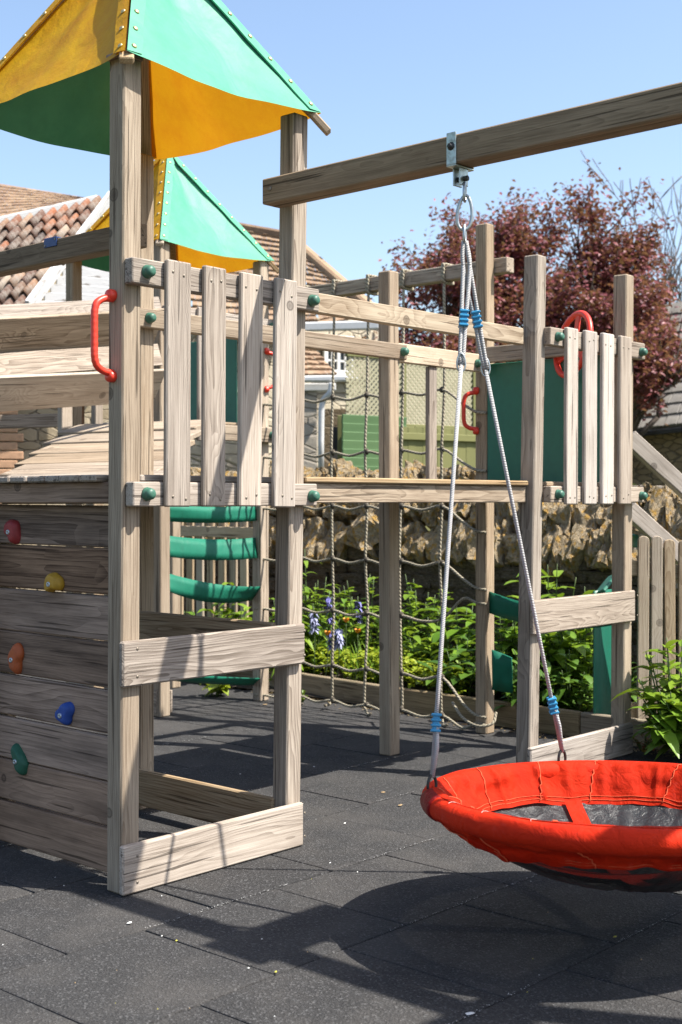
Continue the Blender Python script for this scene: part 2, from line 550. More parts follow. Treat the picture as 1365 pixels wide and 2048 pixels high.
# ------------------------------------------------------------------ ground
def ground():
    g = mesh_obj('ground', [(-60, -60, -0.06), (140, -60, -0.06), (140, 140, -0.06), (-60, 140, -0.06)], [(0, 1, 2, 3)], grass_far())
    tag(g, kind='structure')
    s = mesh_obj('rubber_surfacing', [(-1.0, -2.0, -0.045), (6.5, -2.0, -0.045), (7.0, 10.2, -0.045), (-1.0, 10.2, -0.045)], [(0, 1, 2, 3)], SOIL)
    tag(s, kind='structure')
    T = 0.586
    gap = 0.004
    me = bevel_box_mesh('rubber_tile', T - gap, T - gap, 0.04, 0.006, RUBBER, 2)
    j = 0
    for r in range(-4, 16):
        v0 = 2.631 - 3 * T + r * T
        for k in range(-4, 14):
            u0 = 2.646 - 3 * T + k * T + (0.0 if r % 2 == 1 else 0.293)
            u0 += T * 0
            uc, vc = u0 + T / 2, v0 + T / 2
            d = depth(uc, vc)
            x = SA * uc - CA * vc
            if uc > 6.55 or d < 1.5 or abs(x / d) > 0.62 or vc > 9.8:
                continue
            z = -0.02 + random.uniform(-0.0015, 0.0015)
            m = Matrix.Translation((uc, vc, z)) @ Euler((random.uniform(-.003, .003), random.uniform(-.003, .003), random.uniform(-.004, .004))).to_matrix().to_4x4()
            inst('rubber_tile', me, m, s)
    # soil of the planting bed
    n = 24
    V, F = [], []
    for i in range(n + 1):
        for k in range(n + 1):
            u = 6.45 + 2.2 * i / n + 0.05 * k / n
            v = 2.2 + 8.6 * k / n
            V.append((u, v, 0.01 + 0.10 * min(1, i / 6) + 0.05 * noise.noise(Vector((u * 2, v * 2, 0)))))
    for i in range(n):
        for k in range(n):
            a = i * (n + 1) + k
            F.append((a, a + n + 1, a + n + 2, a + 1))
    b = mesh_obj('bed_soil', V, F, SOIL, smooth=True)
    tag(b, kind='structure')

ground()

# ------------------------------------------------------------------ timber towers
PS = 0.081            # post section
hp = PS / 2
A = (2.866, 3.590); B = (3.688, 3.590); Cc = (2.866, 4.500); Dd = (3.688, 4.500)
E = (5.340, 3.568); Fp = (6.208, 3.568); K = (5.336, 4.462); G = (6.202, 4.462)
A2 = (5.330, 6.310); B2 = (6.200, 6.310); C2 = (5.330, 7.210); D2 = (6.200, 7.210)

CAP = lathe_mesh('bolt_cap', [(0.004, -0.016), (0.012, -0.0155), (0.0185, -0.009), (0.021, -0.001), (0.020, 0.006), (0.0225, 0.009), (0.024, 0.014), (0.023, 0.020)], GREENCAP, 18)
SCR = lathe_mesh('screw', [(0.0025, 0.0), (0.005, 0.0), (0.0052, -0.001), (0.0028, -0.0016)], SCREW, 8)
KNOTDARK = DARKSTEEL

def cap_on_front(u, v, z, parent):
    """bolt cap on a face looking to -Y"""
    m = frame((0, 1, 0), (0, 0, 1), (u, v - 0.018, z))
    return inst('bolt_cap', CAP, m, parent)

def screw_front(u, v, z, parent):
    return inst('screw', SCR, frame((0, 1, 0), (0, 0, 1), (u, v - 0.0005, z)), parent)

def post(parent, p, z1, lean=(0, 0), mat=WOOD, z0=0.0):
    return timber('post', (p[0] - hp, p[0] + hp), (p[1] - hp, p[1] + hp), (z0, z1), mat, parent, 0.006, lean)

def rail_u(name, parent, u0, u1, v0, v1, z0, z1, mat=WOOD):
    return timber(name, (u0, u1), (v0, v1), (z0, z1), mat, parent)

def gate(parent, u0, u1, vf, slats, zt=(2.089, 2.177), zb=(1.328, 1.413), mat=WOOD):
    """two rails in front of the posts with upright slats screwed on"""
    top = rail_u('guard_rail', parent, u0, u1, vf - 0.045, vf, zt[0], zt[1], mat)
    bot = rail_u('guard_rail', parent, u0 + 0.004, u1 - 0.012, vf - 0.045, vf, zb[0], zb[1], mat)
    for (a, b, dz0, dz1, ln) in slats:
        s = timber('slat', (a, b), (vf - 0.068, vf - 0.046), (zb[0] - 0.006 + dz0, zt[1] - 0.004 + dz1), mat, parent, 0.005, ln)
        for zz in ((zt[0] + zt[1]) / 2, (zb[0] + zb[1]) / 2 - 0.01):
            for f in (0.28, 0.72):
                screw_front(a + (b - a) * f + random.uniform(-.006, .006), vf - 0.068, zz + random.uniform(-.01, .012), s)
    for z in ((zt[0] + zt[1]) / 2 + 0.0, (zb[0] + zb[1]) / 2):
        o = top if z > 1.8 else bot
        cap_on_front(u0 + 0.062, vf - 0.045, z, o)
        cap_on_front(u1 - 0.045, vf - 0.045, z - 0.006, o)

def canopy(parent, cx, cy, hw, hv, z0, ztop):
    """pyramid tent roof: four canvas sides sagging between rafters"""
    apex = Vector((cx, cy, ztop))
    cor = [Vector((cx - hw, cy - hv, z0)), Vector((cx + hw, cy - hv, z0)), Vector((cx + hw, cy + hv, z0)), Vector((cx - hw, cy + hv, z0))]
    sides = [(0, 1, CANG, 'green'), (1, 2, CANY, 'yellow'), (2, 3, CANG, 'green'), (3, 0, CANY, 'yellow')]
    RIV = lathe_mesh('rivet', [(0.001, -0.006), (0.006, -0.0055), (0.0095, -0.003), (0.0105, 0.0)], metal('brass_rivet', (0.72, 0.58, 0.30), 0.35, 0.15), 10)
    roof = bpy.data.objects.new('roof', None)
    roof.empty_display_size = 0.1
    link(roof, Matrix.Translation(apex), parent)
    for (i, j, mat, nm) in sides:
        a, b = cor[i], cor[j]
        out = ((a + b) / 2 - Vector((cx, cy, z0))).normalized()
        nv = 14
        nu = 22
        V, F = [], []
        for r in range(nv + 1):
            t = r / nv
            for c in range(nu + 1):
                s = c / nu
                e = 4 * s * (1 - s)
                lo = a.lerp(b, s) - Vector((0, 0, 0.03 * e)) + out * 0.004
                p = lo.lerp(apex, t)
                sag = e * t * (1 - t) * 4
                p = p - out * 0.026 * sag - Vector((0, 0, 0.018 * sag))
                p += out * 0.012 * noise.noise(Vector((s * 5 + i * 7, t * 4, i)))  * (0.3 + e)
                # hem stands away from the rafter line
                p += out * 0.012 * (1 - t) * e * math.sin(s * 9 + i)
                V.append(p)
        for r in range(nv):
            for c in range(nu):
                q = r * (nu + 1) + c
                F.append((q, q + 1, q + nu + 2, q + nu + 1))
        cv = mesh_obj('canvas_panel', V, F, mat, roof, smooth=True)
        cv['label'] = nm + ' canvas side of the tent roof'
        # riveted seam strips along both ridges, standing a little proud
        for (p0, q0) in ((a, b), (b, a)):
            along = (q0 - p0).normalized()
            up = (apex - p0).normalized()
            nrm = along.cross(up)
            if nrm.dot(out) < 0: nrm = -nrm
            w = 0.064
            SV = []
            for k in range(13):
                t = k / 12
                base = p0.lerp(apex, t) + nrm * 0.006
                ww = min(w, (1 - t) * 0.5)
                wob = 0.003 * math.sin(k * 2.1 + i)
                SV += [base + along * 0.001, base + along * (ww + wob) + nrm * 0.001, base + along * (ww + wob) - nrm * 0.006]
            SF = []
            for k in range(12):
                q = 3 * k
                SF += [(q, q + 1, q + 4, q + 3), (q + 1, q + 2, q + 5, q + 4)]
            st = mesh_obj('seam_strip', SV, SF, mat, roof)
            Lr = (apex - p0).length
            k = 0
            d0 = 0.035
            while d0 < Lr * 0.86:
                c = p0 + up * d0 + along * 0.028 + nrm * 0.007
                inst('rivet', RIV, frame(-nrm, up, c), st)
                d0 += 0.118
    ra = bevel_box_mesh('rafter', 1.0, 0.042, 0.026, 0.003, WOODW)
    for c in cor:
        dv = (apex - c)
        p0 = c - dv.normalized() * (0.05 if c is cor[1] else -0.01) - Vector((0, 0, 0.040))
        p1 = apex - dv.normalized() * 0.03 - Vector((0, 0, 0.05))
        side = dv.cross(Vector((0, 0, 1)))
        plank('rafter', p0, p1, side, 0.05, 0.026, WOODW, roof)
    return roof

def handle(parent, c, out, up, length, mat=RED, off=0.055, name='grab_handle'):
    """moulded grab handle: bowed grip between two round feet"""
    c, out, up = Vector(c), Vector(out).normalized(), Vector(up).normalized()
    L = length / 2
    hf = [(L, 0.004), (L - 0.001, 0.028), (L - 0.006, 0.9 * off), (L - 0.022, 1.32 * off), (L - 0.050, 1.48 * off), (L - 0.085, 1.5 * off)]
    pts = [c + up * a_ + out * o_ for a_, o_ in hf]
    pts += [c + out * off * 1.5]
    pts += [c - up * a_ + out * o_ for a_, o_ in reversed(hf)]
    path = smoothpath(pts, 6)
    h = tube(name, path, [0.0125 + 0.0005 * math.sin(i * 1.9) * (1 if 20 < i < len(path) - 20 else 0) for i in range(len(path))], mat, parent, 12)
    for s in (1, -1):
        ft = lathe_mesh('handle_foot', [(0.019, -0.004), (0.021, 0.004), (0.0205, 0.020), (0.017, 0.026), (0.005, 0.028)], mat, 16)
        inst('handle_foot', ft, frame(out, up, c + up * s * (L + 0.012)), h)
    return h

# ---- front tower
def front_tower():
    t = thing('play_tower', 'nearest timber play tower with yellow and green tent roof and climbing wall', 'play tower', ((A[0] + Dd[0]) / 2, (A[1] + Dd[1]) / 2, 0))
    post(t, A, 2.872, (0.012, 0.0))
    post(t, B, 2.860, (0.036, -0.01), WOOD)
    post(t, Cc, 2.860)
    post(t, Dd, 2.860, (0.0, 0.0), WOODW)
    # lapped timber and cap block at the post heads
    timber('cap_block', (A[0] - 0.045, A[0] + 0.047), (A[1] - 0.047, A[1] + 0.045), (2.868, 2.888), WOODD, t, 0.003)
    # gate slats
    vf = A[1] - hp - 0.001
    sl = []
    for (x0, x1, dz0, dz1, ln) in ((334, 383, 0.004, 0.012, (0.004, 0)), (409, 453, 0.004, 0.014, (0.006, 0)), (482, 526, 0.004, 0.014, (0.010, 0)), (551, 594, 0.0, 0.016, (0.012, 0))):
        v = vf - 0.068
        sl.append((onV(x0, v), onV(x1, v), dz0, dz1, ln))
    gate(t, 2.833, 3.765, vf, sl, mat=WOODG)
    # deck boards run along X; their ends show on the climbing side
    for k in range(9):
        v0 = 3.555 + k * 0.106
        if abs(v0 + 0.05 - A[1]) < 0.07:
            timber('deck_board', (A[0] + hp + 0.002, B[0] - hp - 0.002), (v0, v0 + 0.098), (1.414, 1.438), WOODG, t, 0.005)
        elif v0 > 4.40:
            timber('deck_board', (A[0] + hp + 0.002, B[0] - hp - 0.002), (v0, v0 + 0.098), (1.414, 1.438), WOODG, t, 0.005)
        else:
            timber('deck_board', (2.800 + random.uniform(-.006, .006), 3.73), (v0, v0 + 0.098), (1.414, 1.438), WOODG, t, 0.005)
    timber('deck_bearer', (2.832, 2.868), (A[1] + hp + 0.002, Cc[1] - hp - 0.002), (1.339, 1.4125), WOODD, t)
    timber('deck_bearer', (B[0] - 0.02, B[0] + 0.02), (B[1] + hp + 0.002, Dd[1] - hp - 0.002), (1.334, 1.411), WOOD, t)
    timber('deck_bearer', (A[0] + hp + .04, B[0] - hp - .002), (4.42, 4.46), (1.334, 1.411), WOOD, t)
    # low boards on the open front and far sides
    vb = vf - 0.026
    timber('side_board', (onV(246, vb), onV(608, vb)), (vb, vf - 0.001), (0.004, 0.172), WOODG, t, 0.006)
    timber('side_board', (onV(246, vb), onV(611, vb)), (vb, vf - 0.001), (0.712, 0.868), WOODG, t, 0.006)
    for z0 in (0.03, 0.715):
        timber('side_board', (B[0] - hp - 0.028, B[0] - hp - 0.001), (B[1] + 0.03, Dd[1] + 0.04), (z0, z0 + 0.155), WOODW, t, 0.006)
    for (zz, z1) in ((0.04, 0.13), (0.745, 0.84)):
        for z in (zz, z1):
            screw_front(2.87, vb, z, t); screw_front(3.70, vb, z, t)
    # climbing wall: planks behind the posts
    wall = bpy.data.objects.new('climbing_wall', None)
    wall.empty_display_size = 0.1
    link(wall, Matrix.Translation((2.92, 4.04, 0)), t)
    zs = [0.022, 0.186, 0.348, 0.514, 0.678, 0.844, 1.011, 1.179, 1.336]
    for k in range(8):
        g0 = random.uniform(0.001, 0.004)
        du = random.uniform(-.003, .003)
        p = timber('plank', (2.908 + du, 2.936 + du), (3.640 if k % 2 else 3.634, 4.60), (zs[k] + g0, zs[k + 1] - random.uniform(0.001, 0.006)), WOODD, wall, 0.005)
        p.rotation_euler.rotate_axis('Z', random.uniform(-.003, .003))
    timber('batten', (2.938, 2.978), (3.650, 3.70), (0.30, 1.33), PALE, wall)
    timber('batten', (2.938, 2.978), (4.40, 4.46), (0.02, 1.33), WOODW, wall)
    # moulded holds
    u = 2.905
    for (px, py, mat, nm, sx, sy, seed, rot) in ((29, 1061, H_RED, 'red', 0.036, 0.044, 1, 0.4), (110, 1165, H_YEL, 'yellow', 0.037, 0.039, 2, 0.1),
                                           (35, 1316, H_ORA, 'orange', 0.034, 0.050, 3, -0.3), (133, 1427, H_BLU, 'blue', 0.042, 0.034, 4, 0.2),
                                           (43, 1519, H_GRN, 'green', 0.030, 0.050, 5, -0.5)):
        v = onU(px, u)
        z = zat(py, u, v)
        hold(wall, (u, v, z), mat, nm, sx * 1.15, sy * 1.1, seed, rot)
    # grab handle on the near post
    v = A[1] + 0.010
    handle(t, (A[0] - hp + 0.003, v, zat(672, A[0] - hp, v)), (-1, 0.0, 0), (0, 0, 1), 0.255)
    canopy(t, 3.285, 4.03, 0.482, 0.53, 2.868, 3.665)
    return t

def hold(parent, c, mat, nm, sx, sy, seed, rot):
    """climbing hold: lumpy moulded grip with a recessed bolt, facing -X"""
    bm = bmesh.new()
    bmesh.ops.create_uvsphere(bm, u_segments=28, v_segments=18, radius=1.0)
    rnd = random.Random(seed)
    for v in bm.verts:
        a = math.atan2(v.co.z, v.co.y)
        lob = 1 + 0.20 * math.sin(2 * a + seed) + 0.13 * math.sin(3 * a + seed * 2.1)
        n = 0.10 * noise.noise(v.co * 1.6 + Vector((seed * 5, 0, 0)))
        ridge = 0.22 * math.exp(-((v.co.y * 0.8 + v.co.z * 0.5 - 0.15) * 3) ** 2) * max(0, -v.co.x)
        x = max(-0.027 - 0.005 * n, v.co.x * 0.034 * (1 + ridge + n))
        v.co = Vector((min(x, 0.006), v.co.y * sx * lob * (1 + n), v.co.z * sy * lob * (1 + n)))
    me = bpy.data.meshes.new('climbing_hold')
    bm.to_mesh(me); bm.free()
    me.polygons.foreach_set('use_smooth', [True] * len(me.polygons))
    me.materials.append(mat)
    m = Matrix.Translation(c) @ Matrix.Rotation(rot, 4, 'X')
    o = inst('climbing_hold', me, m, parent)
    o['label'] = nm + ' moulded climbing hold on the plank wall'
    bo = lathe_mesh('bolt', [(0.003, 0.002), (0.004, -0.002), (0.0085, -0.003), (0.010, 0.001), (0.012, 0.004)], STEEL, 14)
    inst('bolt', bo, frame((1, 0, 0), (0, 0, 1), Vector(c) + Vector((-0.028, 0.004, -0.006))), o)

front_tower()

# ---- plank bridge between the near towers
def bridge():
    t = thing('plank_bridge', 'level timber bridge with two handrails joining the two nearest towers', 'bridge', (4.5, 4.03, 1.33))
    timber('handrail', (3.732, 5.297), (3.578, 3.618), (2.10, 2.18), WOODW, t)
    fr = timber('handrail', (3.585, 5.430), (Dd[1] - hp - 0.046, Dd[1] - hp - 0.001), (2.097, 2.178), WOODW, t)
    cap_on_front(3.66, Dd[1] - hp - 0.046, 2.138, fr)
    cap_on_front(5.395, Dd[1] - hp - 0.046, 2.138, fr)
    timber('deck_bearer', (3.732, 5.297), (3.566, 3.604), (1.338, 1.417), WOOD, t)
    timber('deck_bearer', (3.732, 5.290), (4.42, 4.458), (1.338, 1.417), WOOD, t)
    for k in range(9):
        v0 = 3.548 + k * 0.104
        timber('deck_board', (3.735, 5.292), (v0, v0 + 0.098), (1.419, 1.442), WOODW if k == 0 else WOOD, t, 0.005)
bridge()

# ---- right tower
def right_tower():
    t = thing('play_tower', 'open-topped timber tower with green panel and red steering wheel behind the swing', 'play tower', ((E[0] + G[0]) / 2, (E[1] + G[1]) / 2, 0))
    post(t, E, 2.535, (0.045, -0.02))
    post(t, Fp, 2.550, (0.012, -0.01))
    post(t, K, 2.560, (-0.01, 0.0))
    post(t, G, 2.945, (0.0, 0.0), WOOD)
    vf = E[1] - hp - 0.001
    sl = []
    for (x0, x1, dz0, dz1) in ((1131, 1157, -0.004, 0.012), (1168, 1195, -0.004, 0.014), (1203, 1229, -0.004, 0.017), (1238, 1264, -0.004, 0.019)):
        v = vf - 0.068
        sl.append((onV(x0 + 3, v), onV(x1, v), dz0, dz1, (0.006, 0)))
    gate(t, 5.378, 6.30, vf, sl, (2.10, 2.187), (1.338, 1.418), WOODG)
    for k in range(8):
        v0 = 3.60 + k * 0.108
        timber('deck_board', (E[0] + hp + .003, 6.16), (v0, v0 + 0.1), (1.419, 1.442), WOOD, t, 0.005)
    timber('deck_bearer', (E[0] + hp + .002, Fp[0] - hp - .002), (3.575, 3.61), (1.338, 1.4175), WOOD, t)
    timber('deck_bearer', (5.385, 6.155), (4.44, 4.48), (1.338, 1.4175), WOOD, t)
    timber('deck_bearer', (E[0] - .02, E[0] + .02), (E[1] + hp + .002, K[1] - hp - .002), (1.338, 1.4175), WOODD, t)
    vb = vf - 0.026
    timber('side_board', (onV(1068, vb), onV(1271, vb)), (vb, vf - .001), (0.705, 0.870), WOODG, t, 0.006)
    timber('side_board', (onV(1062, vb), onV(1267, vb)), (vb, vf - .001), (0.006, 0.168), WOODG, t, 0.006)
    for z in (0.04, 0.13, 0.735, 0.84):
        screw_front(6.25, vb, z, t)
    # back and far rails
    timber('handrail', (K[0] + hp + .002, 6.13), (4.43, 4.47), (2.085, 2.185), WOODW, t)
    r = timber('handrail', (G[0] - hp - .046, G[0] - hp - .001), (3.60, 4.455), (2.135, 2.225), WOOD, t)
    cap_on_front(6.08, 4.428, 2.13, t)
    timber('upright', (5.66, 5.73), (4.445, 4.475), (1.443, 2.083), WOODG, t)
    # green plastic panel closing the far side
    p = timber('panel', (6.166, 6.184), (3.615, 4.42), (1.445, 2.132), GPANEL, t, 0.003)
    p['label'] = 'flat dark green plastic infill panel'
    # steering wheel on the panel
    c = W(1146, 689, depth(6.06, 3.86))
    nrm = (Vector((-0.86, 0.47, 0.20))).normalized()
    m = frame(nrm, (0, 0, 1), c)
    ring = [m @ Vector((0, 0.172 * math.cos(a), 0.172 * math.sin(a))) for a in [2 * math.pi * k / 48 for k in range(48)]]
    w = tube('steering_wheel', ring, 0.0165, RED, t, 14, True)
    for k in range(3):
        a = math.pi / 2 + k * 2 * math.pi / 3 + 0.5
        plank('spoke', m @ Vector((-0.012, 0, 0)), m @ Vector((0, 0.165 * math.cos(a), 0.165 * math.sin(a))), m.to_3x3() @ Vector((0, -math.sin(a), math.cos(a))), 0.045, 0.014, RED, w)
    hub = lathe_mesh('hub', [(0.01, 0.03), (0.035, 0.025), (0.045, 0.005), (0.045, -0.02), (0.025, -0.13)], RED, 18)
    inst('hub', hub, m, w)
    # red grab handle on the tall back post
    zc = zat(822, G[0], G[1])
    handle(t, (G[0] - hp - 0.002, G[1] + 0.02, zc), (-0.75, 0.66, 0), (0, 0, 1), 0.21)
    # rubber straps and slide edge on the far side under the deck
    strap(t, (6.19, 4.42, 0.76), (6.19, 3.62, 0.74), 0.05, 0.125, 0.25)
    strap(t, (6.20, 4.41, 0.37), (6.26, 4.31, 0.34), 0.0, 0.24, 0.15, 0.45)
    return t

def strap(parent, p0, p1, sag, width, twist, tw2=None):
    """flexible rubber strap step hanging between two posts"""
    p0, p1 = Vector(p0), Vector(p1)
    n = 18
    V, F = [], []
    d = (p1 - p0).normalized()
    side = d.cross(Vector((0, 0, 1))).normalized()
    for k in range(n + 1):
        s = k / n
        e = 4 * s * (1 - s)
        c = p0.lerp(p1, s) - Vector((0, 0, sag * e))
        a = twist * math.sin(s * math.pi) if tw2 is None else twist + (tw2 - twist) * s
        up = Vector((0, 0, math.cos(a))) + side * math.sin(a)
        for w in (-0.5, -0.17, 0.17, 0.5):
            V.append(c + up * width * w + side * 0.008 * math.sin(w * 5 + s * 4) * e)
    for k in range(n):
        for w in range(3):
            q = k * 4 + w
            F.append((q, q + 1, q + 5, q + 4))
    o = mesh_obj('strap_step', V, F, STRAPG, parent, smooth=True)
    so = o.modifiers.new('thick', 'SOLIDIFY')
    so.thickness = 0.005
    so.offset = 0
    return o

right_tower()

# ---- far tower
def far_tower():
    t = thing('play_tower', 'far timber tower with smaller-looking tent roof and green strap ladder below', 'play tower', ((A2[0] + D2[0]) / 2, (A2[1] + D2[1]) / 2, 0))
    for p, m in ((A2, WOOD), (B2, WOOD), (C2, WOODW), (D2, WOOD)):
        post(t, p, 2.955, (0, 0), m)
    timber('cap_block', (A2[0] - 0.045, A2[0] + 0.047), (A2[1] - 0.047, A2[1] + 0.045), (2.957, 2.977), WOODG, t, 0.003)
    canopy(t, 5.765, 6.76, 0.50, 0.51, 2.962, 3.72)
    vf = A2[1] - hp - 0.001
    zd = 1.735
    g = timber('guard_rail', (5.30, 6.26), (vf - 0.045, vf), (zd, zd + 0.10), WOOD, t)
    cap_on_front(5.36, vf - .045, zd + .05, g); cap_on_front(6.215, vf - .045, zd + .05, g)
    tr = timber('guard_rail', (5.30, 6.26), (vf - 0.045, vf), (2.47, 2.56), WOODG, t)
    cap_on_front(5.36, vf - .045, 2.515, tr); cap_on_front(6.215, vf - .045, 2.515, tr)
    timber('slat', (onV(383, vf), onV(398, vf)), (vf - 0.068, vf - 0.046), (zd - .01, 2.57), WOODG, t)
    for k in range(8):
        v0 = 6.30 + k * 0.115
        timber('deck_board', (A2[0] + hp + .003, 6.155), (v0, v0 + 0.105), (zd + .102, zd + 0.125), WOOD, t, 0.005)
    p = timber('panel', (6.15, 6.165), (6.50, 7.10), (zd + 0.14, 2.46), GPANEL, t, 0.003)
    handle(t, (B2[0] + 0.0, B2[1] - hp, zat(741, B2[0], B2[1])), (0.9, -0.4, 0), (0, 0, 1), 0.235)
    handle(t, (onV(452, 6.9), 6.9, zat(640, 5.9, 6.9)), (0.9, -0.4, 0), (0, 0, 1), 0.12)
    # strap ladder between the front posts
    for (yl, yr, wd, tw, tw2, sg) in ((1026, 1026, 0.105, 0.2, 0.0, 0.012), (1092, 1095, 0.138, -0.25, -0.2, 0.02), (1164, 1186, 0.125, -0.35, 0.75, 0.035), (1352, 1362, 0.08, 0.8, 0.9, 0.01)):
        a = Vector((A2[0] + hp, A2[1], zat(yl, A2[0], A2[1])))
        b = Vector((B2[0] - hp, B2[1], zat(yr, B2[0], B2[1])))
        strap(t, a, b, sg, wd, tw, tw2)
    timber('side_board', (5.28, 5.305), (6.30, 7.2), (0.02, 0.17), WOODG, t)
    timber('side_board', (A2[0] + hp + .001, A2[0] + hp + .02), (6.27, 7.2), (0.02, 0.16), WOODG, t)
far_tower()

# ---- sloping gangway on the left that climbs to the far tower
def gangway():
    t = thing('gangway_ramp', 'sloping plank gangway with boarded side rising past the climbing wall tower', 'ramp', (4.6, 6.8, 0))
    # treads: each a plank across the slope
    n = 7
    for k in range(n):
        s = k / (n - 1)
        yl = 985 - (985 - 862) * s
        xl = -30 + (136 + 30) * s
        d = 6.5 + 1.55 * s
        p0 = W(xl, yl, d)
        p1 = p0 + Vector((0.30, -0.85, 0.012)).normalized() * (0.95)
        wd = (W(136, 862, 8.05) - W(-30, 985, 6.5)).normalized()
        plank('tread', p0, p1, wd, 0.235, 0.03, WOOD, t, 0.004)
    # side boards: lit and shaded bands shaped by tilting strips back or out
    for (y0l, y1l, y0r, y1r, dl, dr, tilt, mat) in (
            (613, 641, 604, 622, 7.26, 7.80, -0.22, WOODG), (641, 709, 622, 694, 7.22, 7.77, 0.66, WOOD),
            (709, 756, 694, 739, 7.26, 7.80, -0.22, WOODG), (756, 822, 739, 813, 7.22, 7.77, 0.66, WOOD)):
        pl0, pl1 = W(-60, (y0l + y1l) / 2 + 2, dl - .15), W(216, (y0r + y1r) / 2, dr)
        hgt = (y1l - y0l) / FPX * dl
        ax = (pl1 - pl0).normalized()
        pl1 = pl1 + ax * 0.40
        nrm = Vector((0, -1, 0))
        up = Vector((0, 0, 1)) * math.cos(tilt) + nrm * math.sin(tilt)
        plank('side_board', pl0, pl1, up, hgt / math.cos(tilt) + .004, 0.022, mat, t, 0.003)
    # lower brace and its uprights
    plank('brace', W(-60, 845, 8.6), W(118, 841, 8.75), (0, 0, 1), 0.09, 0.04, WOOD, t)
    for px, d, y0, y1 in ((130, 8.2, 806, 880), (194, 8.4, 806, 850), (158, 8.9, 806, 850)):
        b = W(px, y1, d); tp = W(px, y0 - 20, d)
        plank('upright', (b.x, b.y, b.z), (b.x, b.y, tp.z), (1, 0, 0), 0.081 if px == 130 else 0.06, 0.05, WOODG if px != 158 else WOODD, t)
    for px, y in ((-35, 900), (190, 850)):
        b = W(px, y, 6.9 if px < 0 else 8.2)
        plank('leg', (b.x, b.y, 0), b, (1, 0, 0), 0.081, 0.081, WOOD, t)
gangway()

# ------------------------------------------------------------------ swing frame and nest swing
SWC = Vector((3.618, 2.070, 0.412))     # rim centre
def swing_frame():
    t = thing('swing_beam', 'long grey timber swing beam carrying the red nest swing', 'swing frame', (3.6, 2.0, 0))
    timber('beam', (3.552, 3.647), (0.30, 3.610), (2.490, 2.588), WOODB, t, 0.005)
    inst('bolt', lathe_mesh('bolt', [(0.003, -0.004), (0.009, -0.0035), (0.0105, 0.0)], SCREW, 12), frame((1, 0, 0), (0, 0, 1), (3.5515, 3.565, 2.545)), t)
    # carrying frame out of the picture to the right
    timber('crossbar', (3.45, 5.60), (0.355, 0.455), (2.60, 2.70), WOODB, t)
    for u in (3.70, 5.50):
        timber('frame_post', (u - .045, u + .045), (0.36, 0.45), (0, 2.599), WOOD, t)
    timber('shadow_plank', (3.50, 4.05), (1.13, 1.38), (2.590, 2.615), WOODB, t)  # unseen plank added to cast the wide shadow on the tiles
    for V in (2.692, 1.60):
        br = bpy.data.objects.new('swing_bracket', None)
        br.empty_display_size = 0.05
        link(br, Matrix.Translation((3.6, V, 2.49)), t)
        for u0, u1 in ((3.546, 3.5515), (3.6475, 3.653)):
            timber('side_plate', (u0, u1), (V - 0.020, V + 0.020), (2.486, 2.596), BRASS, br, 0.0015)
        timber('under_plate', (3.546, 3.653), (V - 0.020, V + 0.020), (2.4805, 2.4862), BRASS, br, 0.0015)
        for dv in (-0.013, 0.013):
            timber('lug', (3.576, 3.624), (V + dv - 0.003, V + dv + 0.003), (2.422, 2.4802), BRASS, br, 0.002)
        inst('bolt', lathe_mesh('bolt', [(0.004, -0.012), (0.0085, -0.011), (0.009, -0.002), (0.014, -0.0015), (0.015, 0.0)], DARKSTEEL, 10), frame((1, 0, 0), (0, 0, 1), (3.546, V, 2.548)), br)
        inst('bolt', lathe_mesh('bolt', [(0.004, -0.012), (0.0095, -0.011), (0.0095, 0.04), (0.004, 0.044)], DARKSTEEL, 10), frame((0, 1, 0), (0, 0, 1), (3.60, V - 0.020, 2.445)), br)
    return t
swing_frame()

def link_ring(parent, c, up, side, L, w, r, mat=STEEL, name='chain_link'):
    pts = []
    c, up, side = Vector(c), Vector(up), Vector(side)
    for k in range(28):
        a = 2 * math.pi * k / 28
        y = math.sin(a); x = math.cos(a)
        taper = 1.0 + 0.18 * -y
        pts.append(c + up * (y * L / 2) + side * (x * w / 2 * taper))
    return tube(name, pts, r, mat, parent, 8, True)

